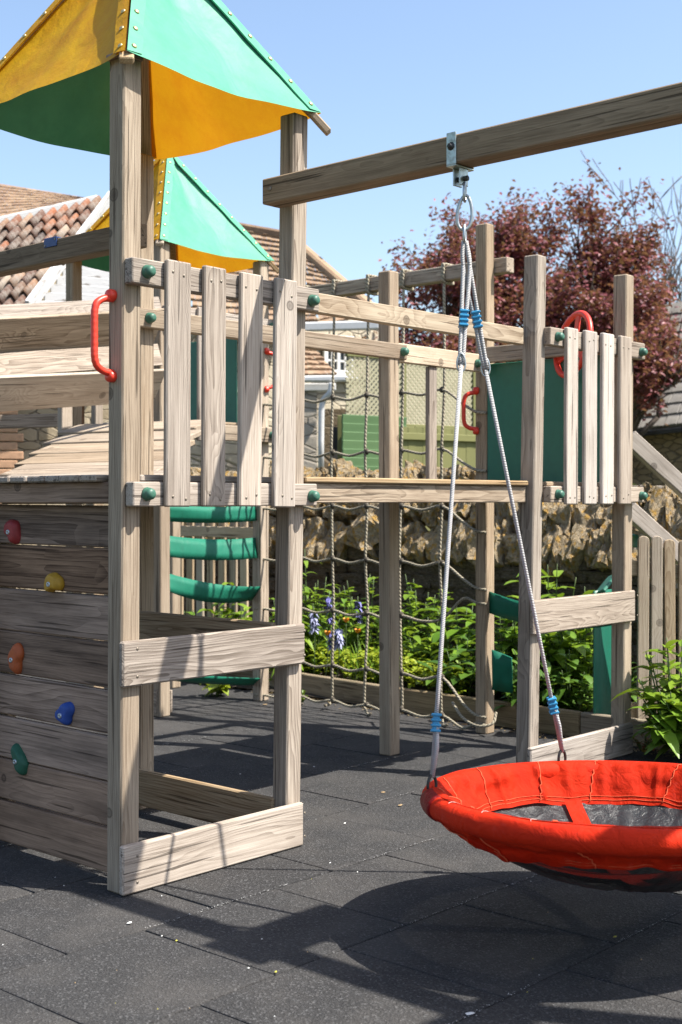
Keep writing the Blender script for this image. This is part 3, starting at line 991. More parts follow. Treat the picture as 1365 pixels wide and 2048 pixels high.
def cloth_mat(name, col, dark, scale=420.0, transp=0.0, transl=0.22, gloss=0.55, spec=0.12):
    t = NT(name)
    oc = t.n('TexCoord').outputs['Object']
    uv = t.n('TexCoord').outputs['UV']
    s = t.n('SeparateXYZ', Vector=uv)
    w = t.m('MULTIPLY', t.m('SINE', t.m('MULTIPLY', s.outputs[0], scale)), t.m('SINE', t.m('MULTIPLY', s.outputs[1], scale)))
    n1 = t.noise(oc, 7.0, 5.0, 0.6)
    n2 = t.noise(oc, 23.0, 5.0, 0.7, dist=0.5)
    c = t.mix(t.m('MULTIPLY', t.ramp(n1, [(0.40, 0.0), (0.72, 1.0)]), 0.6), col, dark)
    c = t.mix(t.m('MULTIPLY', t.ramp(n2, [(0.60, 0.0), (0.75, 1.0)]), 0.16), c, tuple(min(1, x * 0.7 + 0.22) for x in col))
    c = t.mix(t.m('MULTIPLY_ADD', w, 0.22, 0.2, clamp=True), c, dark)
    nb = t.bump(t.noise(oc, 16.0, 4.0, 0.6, dist=1.2), 0.45, 0.02, t.bump(w, 0.25, 0.002))
    b = t.n('BsdfPrincipled', Base_Color=c, Roughness=gloss, Normal=nb)
    b.inputs['Specular IOR Level'].default_value = spec
    tr = t.n('BsdfTranslucent', Color=c)
    ms = t.n('MixShader', Fac=transl)
    t.t.links.new(b.outputs[0], ms.inputs[1]); t.t.links.new(tr.outputs[0], ms.inputs[2])
    o = ms.outputs[0]
    if transp:
        tp = t.n('BsdfTransparent')
        m2 = t.n('MixShader', Fac=transp)
        t.t.links.new(o, m2.inputs[1]); t.t.links.new(tp.outputs[0], m2.inputs[2])
        o = m2.outputs[0]
    t.t.links.new(o, t.out.inputs[0])
    return t.mat

REDCLOTH = cloth_mat('red_mesh_fabric', (0.72, 0.034, 0.005), (0.46, 0.014, 0.004), 900.0, gloss=0.75)
REDROLL = cloth_mat('red_rim_fabric', (0.72, 0.032, 0.005), (0.46, 0.013, 0.004), 900.0, 0, 0.0, 0.7)
DARKRED = cloth_mat('shaded_rim_red', (0.26, 0.010, 0.010), (0.14, 0.006, 0.008), 700.0, 0, 0.0, 0.5)
NETBLACK = cloth_mat('black_mesh_fabric', (0.030, 0.032, 0.033), (0.010, 0.011, 0.011), 1200.0, 0.04, 0.0, 0.36, 0.4)
SEAM = cloth_mat('seam_piping', (0.86, 0.16, 0.07), (0.6, 0.06, 0.02), 900.0, 0, 0.0, 0.7)
THREAD = plastic('pale_thread', (0.72, 0.52, 0.45), 0.8, 0.1)

def nest_swing():
    Rr, rm = 0.598, 0.037
    t = thing('nest_swing', 'round red nest swing with black mesh bottom hanging on white ropes', 'swing', tuple(SWC - Vector((0, 0, 0.25))))
    tilt = Matrix.Rotation(R(-2.7), 4, cw(1, 0).normalized())
    def S(r, a, z):
        p = tilt @ Vector((r * math.cos(a), r * math.sin(a), z))
        return SWC + p
    hooks = [math.atan2(0.46, 0.37), math.atan2(0.46, -0.37), math.atan2(-0.46, -0.37) % (2 * math.pi), math.atan2(-0.46, 0.37) % (2 * math.pi)]
    # padded rim, pinched where the ropes grip it
    n, nn = 160, 16
    V, F, UV = [], [], []
    for i in range(n):
        a = 2 * math.pi * i / n
        dh = min(abs((a - h + math.pi) % (2 * math.pi) - math.pi) for h in hooks)
        pin = 1 - 0.22 * math.exp(-(dh / 0.035) ** 2)
        fold = 1 + 0.022 * math.sin(a * 23 + 2 * math.sin(a * 5)) + 0.02 * math.sin(a * 9)
        for k in range(nn):
            b = 2 * math.pi * k / nn
            q = rm * pin * (fold if True else 1)
            V.append(S(Rr + 0.004 * math.sin(4 * a + 1) + q * math.cos(b), a, q * math.sin(b)))
    for i in range(n):
        j = (i + 1) % n
        for k in range(nn):
            k2 = (k + 1) % nn
            F.append((i * nn + k, j * nn + k, j * nn + k2, i * nn + k2))
            x0, x1 = i / n * 3.3, (i + 1) / n * 3.3
            y0, y1 = k / nn * 0.29, (k + 1) / nn * 0.29
            UV += [(x0, y0), (x1, y0), (x1, y1), (x0, y1)]
    rim = mesh_obj('padded_rim', V, F, REDROLL, t, smooth=True)
    lay = rim.data.uv_layers.new(name='UVMap')
    for i, c in enumerate(UV): lay.data[i].uv = c
    # fabric turned from a profile of (radius, height) with pleats
    def zb(r):
        return -0.080 - 0.168 * (1 - (r / 0.52) ** 2.2)
    def turned(name, prof, mat, edge=0.0, pleat=0.0, smooth_k=5):
        n = 440
        pr = [(p.x, p.y) for p in smoothpath([Vector((r, z, 0)) for r, z in prof], smooth_k)]
        m = len(pr)
        V, F, UV = [], [], []
        for i in range(n):
            a = 2 * math.pi * i / n
            wav = 1.5 * noise.noise(Vector((math.cos(a) * 2.6, math.sin(a) * 2.6, 3.3))) + 0.8 * noise.noise(Vector((math.cos(a) * 8, math.sin(a) * 8, 7.7)))
            cr = max(0.0, math.sin(a * 9.0 + 2.6 * math.sin(a * 4 + 1))) ** 14 + 0.5 * max(0.0, math.sin(a * 17.0 + 3.1 * math.sin(a * 3))) ** 10
            dh = min(abs((a - h + math.pi) % (2 * math.pi) - math.pi) for h in hooks)
            for k, (r, z) in enumerate(pr):
                f = k / (m - 1)
                mid = math.sin(math.pi * min(1, f * 1.05))
                fn = noise.noise(Vector((math.cos(a) * 6.5, math.sin(a) * 6.5, f * 2.2))) + 0.6 * noise.noise(Vector((math.cos(a) * 15 + f * 2, math.sin(a) * 15, f * 4)))
                r2 = r - pleat * (cr * 0.8 + 0.35 * wav * f + 0.55 * fn) * mid - 0.014 * math.exp(-(dh / 0.04) ** 2) * mid * (pleat > 0)
                z2 = z + pleat * 0.35 * wav * f + edge * wav * f ** 3
                if not pleat: z2 += 0.007 * noise.noise(Vector((math.cos(a) * 7, math.sin(a) * 7, f * 1.5))) + 0.004 * noise.noise(Vector((math.cos(a) * 19, math.sin(a) * 19, f * 3)))
                V.append(S(r2, a, z2))
        for i in range(n):
            j = (i + 1) % n
            for k in range(m - 1):
                F.append((i * m + k, j * m + k, j * m + k + 1, i * m + k + 1))
                x0, x1 = i / n * 3.4, (i + 1) / n * 3.4
                y0, y1 = k / m * 0.3, (k + 1) / m * 0.3
                UV += [(x0, y0), (x1, y0), (x1, y1), (x0, y1)]
        o = mesh_obj(name, V, F, mat, t, smooth=True)
        l = o.data.uv_layers.new(name='UVMap')
        for i, c in enumerate(UV): l.data[i].uv = c
        if pleat:
            # stitching round the hem and piped seams down the panels
            for off in (2, 4):
                pts = [V[i * m + m - 1 - off] + Vector((0, 0, 0.0025)) for i in range(0, n, 3)]
                tube('hem_stitching', pts, 0.0012, SEAM, o, 4, True)
            for q in (0.03, 0.11, 0.17, 0.245, 0.31, 0.365, 0.405, 0.45, 0.53, 0.63, 0.72, 0.8, 0.88, 0.95):
                i = int((q + (0.02 if 'outer' in name else 0)) * n)
                cen = SWC + Vector((0, 0, 0.3))
                pts = [V[((i + k // 4) % n) * m + k] + (cen - V[i * m + k]).normalized() * (0.003 if 'inner' in name else -0.003) for k in range(2, m - 1)]
                tube('piped_seam', pts, 0.0021, SEAM, o, 5)
        return o
    turned('inner_skirt', [(Rr - 0.002, 0.0385), (Rr - 0.022, 0.034), (Rr - 0.044, 0.006), (Rr - 0.060, -0.030), (0.512, -0.066), (0.492, zb(0.492) + 0.004)], REDCLOTH, 0.005, 0.032)
    turned('outer_skirt', [(Rr + 0.027, -0.022), (Rr + 0.008, -0.040), (Rr - 0.026, -0.056), (Rr - 0.050, -0.073), (Rr - 0.074, -0.090)], REDCLOTH, 0.010, 0.030)
    turned('mesh_bottom', [(0.518, -0.082), (0.48, zb(.48)), (0.40, zb(.40)), (0.30, zb(.30)), (0.18, zb(.18)), (0.08, zb(.08)), (0.006, zb(0.0))], NETBLACK, 0, 0.0, 6)
    # crossed red webbing inside the bowl
    for h in hooks:
        V, F = [], []
        for k in range(15):
            r = 0.49 - 0.49 * k / 14
            c = S(r, h, zb(r) + 0.017)
            tv = Vector((-math.sin(h), math.cos(h), 0)) * 0.030
            V += [c - tv, c + tv]
        for k in range(14):
            F.append((2 * k, 2 * k + 1, 2 * k + 3, 2 * k + 2))
        mesh_obj('webbing_strap', V, F, REDCLOTH, t, smooth=True)
    # stitched seams round the rim
    for a in [hooks[1] + 0.45, hooks[1] + 0.72, hooks[1] + 1.0, hooks[0] - 0.75]:
        pts = [S(Rr + (rm * 1.045) * math.cos(b), a + 0.02 * math.sin(3 * b), rm * 1.045 * math.sin(b)) for b in np.linspace(1.2, 2.7, 12)]
        tube('stitching', pts, 0.0009, THREAD, t, 5)
    # shaded stretch of rim below the left rope, painted as a dark tube
    pts = [S(Rr, hooks[1] + q, 0.0) for q in np.linspace(0.02, 0.27, 10)]
    tube('rim_shade', pts, rm * 1.035, DARKRED, t, 18)
    # ropes up to the two hangers
    for V0, hk in ((2.692, (0, 1)), (1.60, (2, 3))):
        P = Vector((3.604, V0 - 0.015, 2.43))
        up = Vector((0, 0, 1)); s1 = cw(1, 0).normalized(); s2 = cw(0.25, 1).normalized()
        link_ring(t, P - up * 0.030, up, s2, 0.062, 0.034, 0.0052)
        ca = P - up * 0.100
        link_ring(t, ca, (up + s1 * 0.06).normalized(), s1, 0.118, 0.050, 0.0060, STEEL, 'carabiner')
        link_ring(t, P - up * 0.172, up, s2, 0.060, 0.026, 0.0050)
        top = P - up * 0.196
        for i, hh in enumerate(hk):
            foot = S(Rr, hooks[hh], rm + 0.014)
            link_ring(t, foot - up * 0.002, up, cw(0.8, 0.6).normalized(), 0.055, 0.034, 0.0050, DARKSTEEL, 'shackle')
            d = (foot - top)
            o1 = s1 * (-0.006 if i else 0.004)
            foot2 = foot + up * 0.018
            jn = top.lerp(foot2, 0.245)
            other = top.lerp(S(Rr, hooks[hk[1 - i]], rm + 0.014) + up * 0.018, 0.245)
            jm = (jn + other) / 2
            jn = jn.lerp(jm, 0.24)
            lm = top.lerp(jn, 0.62).lerp(top.lerp(jm, 0.62), 0.15)
            # main fall from the joint down; doubled just above the rim
            tube('rope', [jn, jn.lerp(foot2, 0.3), jn.lerp(foot2, 0.65), foot2], 0.0073, ROPEW, t, 10)
            low = jn.lerp(foot2, 0.86)
            dd = cw(0.6, -0.8).normalized() * 0.008
            tube('rope', [low + dd * 0.6, low.lerp(foot2, 0.5) + dd * 1.7, foot2 + dd * 0.2], 0.0066, ROPEW, t, 8)
            # looped pair above
            for q in (-1, 1):
                off = s1 * 0.0095 * q
                tube('rope', smoothpath([top + off * 0.5, top.lerp(jm, 0.2) + off * 1.2, lm + off * 0.8, jn + off * 0.55], 5), 0.0072, ROPEW, t, 10)
            link_ring(t, jn + up * 0.008, up, s1, 0.062, 0.028, 0.0032, STEEL, 'thimble')
            # ribbed blue adjusters
            for pos, along in ((jn.lerp(foot2, 0.875), d), (lm + up * 0.004 * (1 - 2 * i), d)):
                x = along.normalized()
                m = frame(x, cw(0, -1), pos)
                ad = bpy.data.objects.new('rope_adjuster', bevel_box_mesh('rope_adjuster', 0.060, 0.024, 0.022, 0.003, BLUEP))
                link(ad, m, t)
                for k in range(4):
                    mm = m @ Matrix.Translation((-0.025 + k * 0.0165, 0, 0))
                    inst('rib', bevel_box_mesh('rib', 0.0085, 0.034, 0.032, 0.002, BLUEP), mm, ad)
nest_swing()

# second swing beam that leaves the front tower to the left
def left_beam():
    t = thing('swing_beam', 'timber beam with a small blue plate running left from the front tower', 'swing frame', (3.61, 6.0, 0))
    timber('beam', (3.562, 3.645), (4.405, 8.3), (2.438, 2.540), WOODB, t, 0.005)
    v0, v1 = onU(114, 3.56), onU(89, 3.56)
    p = timber('plate', (3.556, 3.5618), (v0, v1), (2.506, 2.549), BLUED, t, 0.003)
    timber('plate_top', (3.5565, 3.60), (v0, v1), (2.5415, 2.547), BLUED, t, 0.002)
    for v, z in ((v0 + .01, 2.537), (v1 - .01, 2.515)):
        inst('screw', SCR, frame((1, 0, 0), (0, 0, 1), (3.5555, v, z)), p)
    timber('beam_post', (3.565, 3.642), (8.18, 8.26), (0, 2.437), WOOD, t)
left_beam()

# ------------------------------------------------------------------ climbing net
def net():
    t = thing('climbing_net', 'grey rope climbing net hung from a timber crossbar between two towers', 'climbing net', (6.25, 5.4, 0))
    ub = 6.262
    timber('crossbar', (6.246, 6.322), (4.34, 6.39), (2.665, 2.752), WOOD, t)
    un = 6.235
    cols = [onU(px, un) for px in (952, 886, 805, 735, 667, 600, 548)]
    ys = [790, 903, 1012, 1120, 1226, 1338, 1410]
    vref = onU(735, un)
    zr = [zat(y, un, vref) for y in ys]
    cols = [c for c in cols]
    vs = cols[1:6]
    for i, v in enumerate(vs):
        pts = [(un + 0.01, v, 2.66)] + [(un - 0.01 * (k % 2) + 0.004 * k, v + random.uniform(-.012, .012) + 0.006 * k, z) for k, z in enumerate(zr)]
        pts += [(un - 0.03, v + 0.04, zr[-1] - 0.035), (un - 0.06, v + 0.02, 0.035)] if i % 2 else [(un - 0.03, v - 0.03, zr[-1] - 0.05), (un - 0.05, v - 0.07, zr[-1] - 0.04)]
        tube('net_rope', smoothpath(pts, 5), 0.0085, ROPEN, t, 8)
        # lashing round the crossbar
        lp = []
        for k in range(33):
            a = k / 32 * 2 * math.pi * 2
            sq = lambda x: max(-1, min(1, x * 1.5))
            lp.append((6.284 + 0.050 * sq(math.cos(a)), v + 0.02 * (k / 32 - 0.5), 2.7085 + 0.055 * sq(math.sin(a))))
        tube('lashing', lp, 0.0085, ROPEN, t, 8)
        for z in zr:
            bm = bmesh.new()
            bmesh.ops.create_uvsphere(bm, u_segments=10, v_segments=7, radius=0.017)
            for q in bm.verts:
                q.co = Vector((q.co.x * 0.9, q.co.y * 1.05, q.co.z * 1.2)) * (1 + 0.25 * noise.noise(q.co * 90 + Vector((i, z, 0))))
            me = bpy.data.meshes.new('knot'); bm.to_mesh(me); bm.free()
            me.polygons.foreach_set('use_smooth', [True] * len(me.polygons))
            me.materials.append(ROPEN)
            inst('knot', me, Matrix.Translation((un, v + 0.006, z)), t)
    for k, z in enumerate(zr):
        pts = []
        for i in range(len(vs)):
            pts.append(Vector((un - 0.004, vs[i], z)))
            if i + 1 < len(vs):
                pts.append(Vector((un - 0.006, (vs[i] + vs[i + 1]) / 2, z - 0.024)))
        # right end drops to the tall post, left end to the far tower
        zr_end = [z - 0.15, z - 0.13, z - 0.14, z - 0.13, z + 0.12, z - 0.18, z - 0.12][k]
        zr_end = max(0.06, zr_end)
        sag = [0.02, 0.02, 0.02, 0.02, -0.07, 0.04, 0.05][k]
        pv = G[1] + 0.01
        pts = [Vector((6.16, pv - 0.05, zr_end - 0.01)), Vector((6.152, pv + 0.02, zr_end)), Vector((6.19, (pv + vs[0]) / 2 - .02, (zr_end + z) / 2 - sag))] + pts
        pts += [Vector((6.215, (vs[-1] + B2[1]) / 2, z - 0.03)), Vector((6.19, B2[1] - 0.05, z - 0.02)), Vector((6.15, B2[1] + 0.01, z - 0.02))]
        tube('net_rope', smoothpath(pts, 4), 0.0085, ROPEN, t, 8)
    # slack tail of rope at the foot of the tall post
    tail = [W(905, 1405, 7.75), W(925, 1435, 7.6), W(955, 1452, 7.48), W(985, 1447, 7.46), W(992, 1425, 7.5)]
    tube('net_rope', smoothpath(tail, 6), 0.0085, ROPEN, t, 8)
net()

# ------------------------------------------------------------------ stair timbers and slide beyond the right tower
def stair():
    t = thing('sloping_handrail', 'pair of timber handrails sloping down to the right behind the picket fence', 'handrail', tuple(cw(2.0, 7.3)))
    dirv = cw(math.cos(R(14)), math.sin(R(14)))
    p = W(1262, 880, 7.70)
    sl = Vector((dirv.x, dirv.y, -0.83))
    for dz in (0.0, -0.42):
        p0 = p + Vector((0, 0, dz)) - sl * 0.02
        p1 = p0 + sl * (1.35 if dz == 0 else 1.05)
        plank('sloping_rail', p0, p1, (0, 0, 1), 0.095, 0.07, WOODG, t, 0.004)
    for s in (1.0,):
        q = p + sl * s
        plank('rail_post', (q.x, q.y, 0), (q.x, q.y, q.z), dirv, 0.08, 0.08, WOOD, t)
stair()

def slide():
    t = thing('slide', 'dark green plastic slide seen from behind under the right tower', 'slide', (6.9, 4.0, 0))
    # trough leaving the far side of the tower, its near cheek facing the camera
    def sheet(name, pts_fn, n=16, thick=0.012):
        V, F = [], []
        for k in range(n + 1):
            V += pts_fn(k / n)
        m = len(V) // (n + 1)
        for k in range(n):
            for j in range(m - 1):
                F.append((k * m + j, k * m + j + 1, (k + 1) * m + j + 1, (k + 1) * m + j))
        o = mesh_obj(name, V, F, GPANEL, t, smooth=True)
        so = o.modifiers.new('thick', 'SOLIDIFY'); so.thickness = thick; so.offset = 0
        return o
    # upright cheek panel
    a = W(1188, 1458, 7.35); b = W(1226, 1458, 7.5)
    V = []
    def cheek(s):
        z0 = 0.04 + 0.80 * s
        return [(a.x, a.y, z0), ((a.x + b.x) / 2, (a.y + b.y) / 2 + .01, z0), (b.x + .02, b.y, z0)]
    sheet('slide_cheek', lambda s: [Vector(q) for q in cheek(s)])
    # sloping top edge
    e0, e1 = W(1198, 1187, 7.35), W(1228, 1150, 7.45)
    plank('slide_edge', e0, e1, cw(0, 1), 0.10, 0.02, GPANEL, t)
    # rolled lip curling out past the corner post
    c = W(1268, 1088, 7.75)
    def lip(s):
        ang = -0.6 + 2.6 * s
        r = 0.052
        return [c + cw(0.012 + r * 0.35 * math.sin(ang) + .001, 0.25 * j, r * math.cos(ang) * 1.05) for j in (0, 1)]
    sheet('slide_lip', lip, 14, 0.008)
slide()

# ------------------------------------------------------------------ bed edging, fences
def edging():
    t = thing('bed_edging', 'low weathered timber edging along the flower bed', 'edging', (6.55, 5.0, 0))
    pts = [(6.40, 2.6), (6.425, 3.95), (6.47, 5.35), (6.62, 6.75), (6.80, 8.6)]
    for k in range(len(pts) - 1):
        p, q = pts[k], pts[k + 1]
        plank('edging_board', (p[0], p[1] + .003, 0.075), (q[0], q[1] - .003, 0.075), (0, 0, 1), 0.15, 0.045, KERB, t, 0.006)
edging()

def rounded_picket(name, w, h, th, mat):
    n = 9
    out = [(-w / 2, 0), (w / 2, 0)]
    for k in range(n + 1):
        a = math.pi * k / n
        out.append((w / 2 * math.cos(a), h - w / 2 * 0.9 + w / 2 * 0.9 * math.sin(a)))
    bm = bmesh.new()
    vs = [bm.verts.new((z, x, -th / 2)) for x, z in out]     # local X is the grain
    f = bm.faces.new(vs)
    r = bmesh.ops.extrude_face_region(bm, geom=[f])
    for v in r['geom']:
        if isinstance(v, bmesh.types.BMVert):
            v.co.z += th
    bmesh.ops.recalc_face_normals(bm, faces=bm.faces)
    bmesh.ops.bevel(bm, geom=[e for e in bm.edges if e.is_manifold and abs(e.calc_face_angle(0)) > 0.9], offset=0.003, segments=1, affect='EDGES')
    me = bpy.data.meshes.new(name)
    bm.to_mesh(me); bm.free()
    me.materials.append(mat)
    return me

def picket_fence(label, base, dirv, n, spacing, w, h, dz=0.0, mat=PALE, th=0.022, rails=(0.16, 0.86)):
    base, dirv = Vector(base), Vector(dirv).normalized()
    t = thing('picket_fence', label, 'fence', tuple(base))
    me = rounded_picket('picket', w, h, th, mat)
    nrm = Vector((dirv.y, -dirv.x, 0))
    for k in range(n):
        p = base + dirv * spacing * k + Vector((0, 0, dz * k + random.uniform(-.006, .006)))
        m = frame((random.uniform(-.006, .006), random.uniform(-.006, .006), 1), dirv, p)
        inst('picket', me, m, t)
    for r in rails:
        p0 = base - nrm * (th / 2 + 0.016) + Vector((0, 0, h * r)) - dirv * 0.08
        plank('rail', p0, p0 + dirv * (spacing * (n - 1) + 0.16) + Vector((0, 0, dz * (n - 1))), (0, 0, 1), 0.085, 0.03, mat, t)
    return t

b0 = W(1285, 1470, 7.30); b0.z = 0.02
picket_fence('round-topped pale picket fence beside the right tower', b0, cw(1, 0.06), 7, 0.0775, 0.062, 1.135, -0.010, rails=(0.14, 0.84))
picket_fence('picket fence half hidden behind the green strap ladder', (6.98, 7.15, 0.05), (0.12, 1, 0), 13, 0.148, 0.085, 1.22, 0, PALE)

# ------------------------------------------------------------------ dry stone wall
def stone_meshes(name, mat, count, cuts, rough, rnd_=0.30):
    out = []
    for s in range(count):
        bm = bmesh.new()
        bmesh.ops.create_cube(bm, size=1.0)
        bmesh.ops.subdivide_edges(bm, edges=list(bm.edges), cuts=cuts, use_grid_fill=True)
        o = Vector((s * 3.7, s * 1.3, s * 9.1))
        for v in bm.verts:
            c = v.co.copy()
            # round the corners, then roughen
            sp = c.normalized() * 0.62
            c = c.lerp(sp, rnd_)
            c += Vector((noise.noise(c * 2.3 + o), noise.noise(c * 2.3 + o + Vector((9, 0, 0))), noise.noise(c * 2.3 + o + Vector((0, 9, 0))))) * rough
            c += Vector((noise.noise(c * 6 + o), noise.noise(c * 6 + o + Vector((5, 0, 0))), noise.noise(c * 6 + o + Vector((0, 5, 0))))) * rough * 0.4
            v.co = c
        me = bpy.data.meshes.new(name)
        bm.to_mesh(me); bm.free()
        me.materials.append(mat)
        out.append(me)
    return out

def stone_wall():
    t = thing('dry_stone_wall', 'dry stone wall with jagged lichen-covered coping stones behind the plants', 'wall', (8.2, 6.5, 0))
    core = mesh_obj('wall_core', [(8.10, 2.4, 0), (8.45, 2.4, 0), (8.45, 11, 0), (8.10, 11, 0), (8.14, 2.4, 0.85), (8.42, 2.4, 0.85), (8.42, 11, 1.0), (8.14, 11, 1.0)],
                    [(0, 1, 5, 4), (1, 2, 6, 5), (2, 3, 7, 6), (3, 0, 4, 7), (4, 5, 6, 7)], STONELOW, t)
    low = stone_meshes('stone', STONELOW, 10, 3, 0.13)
    cope = stone_meshes('coping_stone', STONE, 12, 6, 0.22, 0.22)
    def top(v):
        return 1.34 + 0.23 * max(0.0, min(1.0, (v - 4.3) / 2.2))
    # courses
    rs = random.Random(3)
    z = 0.16
    while z < 0.86:
        hgt = rs.uniform(0.075, 0.125)
        v = 3.4 + rs.uniform(0, .15)
        while v < 10.2:
            w = rs.uniform(0.14, 0.36)
            m = Matrix.Translation((8.06 + 0.03 * z + rs.uniform(-.02, .02), v + w / 2, z + hgt / 2)) @ Euler((rs.uniform(-.06, .06), rs.uniform(-.05, .05), rs.uniform(-.08, .08))).to_matrix().to_4x4() @ Matrix.Diagonal((0.24, w * 1.04, hgt * 1.06, 1))
            inst('stone', low[rs.randrange(10)], m, t)
            v += w
        z += hgt
    # leaning coping, two ragged rows stepping back
    for row in (0, 1, 2):
        v = 3.3 + 0.07 * row
        while v < 10.4:
            w = rs.uniform(0.11, 0.28) if row == 0 else (rs.uniform(0.09, 0.22) if row == 1 else rs.uniform(0.06, 0.14))
            tv = top(v)
            if row == 0:
                c = (8.10 + rs.uniform(-.03, .05), v + w / 2, 0.93 + (tv - 1.36) * 0.3 + rs.uniform(-.05, .06)); sz = (0.34, w * 1.1, rs.uniform(0.24, 0.36)); lean = rs.uniform(0.25, 0.75)
            elif row == 1:
                c = (8.24 + rs.uniform(-.03, .04), v + w / 2, tv - 0.24 + rs.uniform(-.05, .05)); sz = (0.32, w * 1.08, rs.uniform(0.28, 0.42)); lean = rs.uniform(0.2, 0.6)
            else:
                c = (8.36 + rs.uniform(-.03, .04), v + w / 2, tv - 0.07 + rs.uniform(-.05, .06)); sz = (0.26, w * 1.05, rs.uniform(0.13, 0.24)); lean = rs.uniform(-0.1, 0.4)
            m = Matrix.Translation(c) @ Euler((rs.uniform(-.35, .35), lean, rs.uniform(-.3, .3))).to_matrix().to_4x4() @ Matrix.Diagonal((*sz, 1))
            inst('coping_stone', cope[rs.randrange(12)], m, t)
            v += w
stone_wall()

# ------------------------------------------------------------------ plants
def leaf_mat(name, a, b, transl=0.35, rough=0.45):
    t = NT(name)
    g = t.n('NewGeometry')
    r = g.outputs['Random Per Island']
    c = t.mix(r, a, b)
    bs = t.n('BsdfPrincipled', Base_Color=c, Roughness=rough)
    tr = t.n('BsdfTranslucent', Color=t.mix(0.35, c, (0.25, 0.30, 0.02)))
    ms = t.n('MixShader', Fac=transl)
    t.t.links.new(bs.outputs[0], ms.inputs[1]); t.t.links.new(tr.outputs[0], ms.inputs[2])
    t.t.links.new(ms.outputs[0], t.out.inputs[0])
    return t.mat

LEAF_A = leaf_mat('bright_leaf', (0.15, 0.27, 0.018), (0.28, 0.42, 0.03))
LEAF_B = leaf_mat('mid_leaf', (0.10, 0.22, 0.016), (0.22, 0.38, 0.03))
LEAF_C = leaf_mat('dark_leaf', (0.055, 0.14, 0.014), (0.13, 0.25, 0.025))
LEAF_Y = leaf_mat('lime_leaf', (0.26, 0.36, 0.02), (0.42, 0.48, 0.03))
STEM = plastic('green_stem', (0.08, 0.13, 0.03), 0.6, 0.2)
PETALB = plastic('bluebell_petal', (0.20, 0.19, 0.52), 0.6, 0.1)
PETALW = plastic('pale_petal', (0.42, 0.44, 0.66), 0.6, 0.1)
PETALO = plastic('orange_petal', (0.85, 0.30, 0.01), 0.5, 0.05)
PETALY = plastic('yellow_petal', (0.72, 0.50, 0.02), 0.5, 0.1)

def add_leaf(V, F, base, d, up, L, w, droop=0.5, fold=0.25, n=4):
    """pointed, folded, drooping leaf of 2n strips"""
    d = Vector(d).normalized()
    side = d.cross(up)
    if side.length < 1e-4: side = d.cross(Vector((1, 0, 0)))
    side.normalize()
    nrm = side.cross(d).normalized()
    o = len(V)
    for k in range(n + 1):
        s = k / n
        ww = w / 2 * (math.sin(math.pi * min(1, s * 0.86 + 0.10)) ** 0.8 if k < n else 0.03)
        c = Vector(base) + d * L * s - Vector((0, 0, 1)) * droop * L * s * s
        V += [c - side * ww + nrm * fold * ww, c, c + side * ww + nrm * fold * ww]
    for k in range(n):
        q = o + 3 * k
        F += [(q, q + 1, q + 4, q + 3), (q + 1, q + 2, q + 5, q + 4)]

def plant(name, label, cat, base, h, spread, stems, per, L, w, mat, rs, group=None, style='bush', droop=0.5):
    base = Vector(base)
    t = thing(name, label, cat, tuple(base), group)
    V, F, ST = [], [], []
    for s in range(stems):
        a = rs.uniform(0, 2 * math.pi)
        rr = spread * math.sqrt(rs.random())
        hh = h * (0.55 + 0.45 * rs.random()) * (1 - 0.35 * rr / spread)
        b = base + Vector((rr * 0.35 * math.cos(a), rr * 0.35 * math.sin(a), 0))
        tip = base + Vector((rr * math.cos(a), rr * math.sin(a), hh))
        mid = b.lerp(tip, 0.5) + Vector((0, 0, hh * 0.08))
        path = smoothpath([b, mid, tip], 4)
        ST.append((path, [0.006 * (1 - 0.6 * i / len(path)) for i in range(len(path))]))
        for k in range(per):
            f = (k + 0.6 + rs.random() * 0.5) / per
            if style == 'ground': f = max(0.35, f)
            q = path[min(len(path) - 1, int(f * (len(path) - 1)))]
            az = rs.uniform(0, 2 * math.pi) if style != 'whorl' else k * 2.4
            el = rs.uniform(0.0, 0.75) if style != 'blade' else rs.uniform(0.7, 1.25)
            d = Vector((math.cos(az) * math.cos(el), math.sin(az) * math.cos(el), math.sin(el)))
            ll = L * rs.uniform(0.6, 1.15)
            add_leaf(V, F, q, d, Vector((0, 0, 1)), ll, w * rs.uniform(0.75, 1.2), droop * rs.uniform(0.5, 1.4), rs.uniform(0.1, 0.5))
    mesh_obj('foliage', V, F, mat, t, smooth=True)
    multi_tube('stems', ST, STEM, t, 5)
    return t

def bell_flower(base, h, mat, label, rs, group=None):
    base = Vector(base)
    t = thing('flower_spike', label, 'flower', tuple(base), group)
    top = base + Vector((rs.uniform(-.03, .03), rs.uniform(-.03, .03), h))
    path = smoothpath([base, base.lerp(top, 0.6) + Vector((0.01, 0, 0)), top], 5)
    tube('stem', path, 0.004, STEM, t, 5)
    V, F = [], []
    for k in range(26):
        f = rs.uniform(0.62, 1.0)
        q = path[min(len(path) - 1, int(f * (len(path) - 1)))]
        az = rs.uniform(0, 6.28)
        d = Vector((math.cos(az), math.sin(az), rs.uniform(-.7, .2)))
        for j in range(3):
            dd = d + Vector((rs.uniform(-.5, .5), rs.uniform(-.5, .5), rs.uniform(-.5, .3)))
            add_leaf(V, F, q, dd, Vector((0, 0, 1)), 0.045, 0.022, 0.5, 0.2, 2)
    mesh_obj('petals', V, F, mat, t)

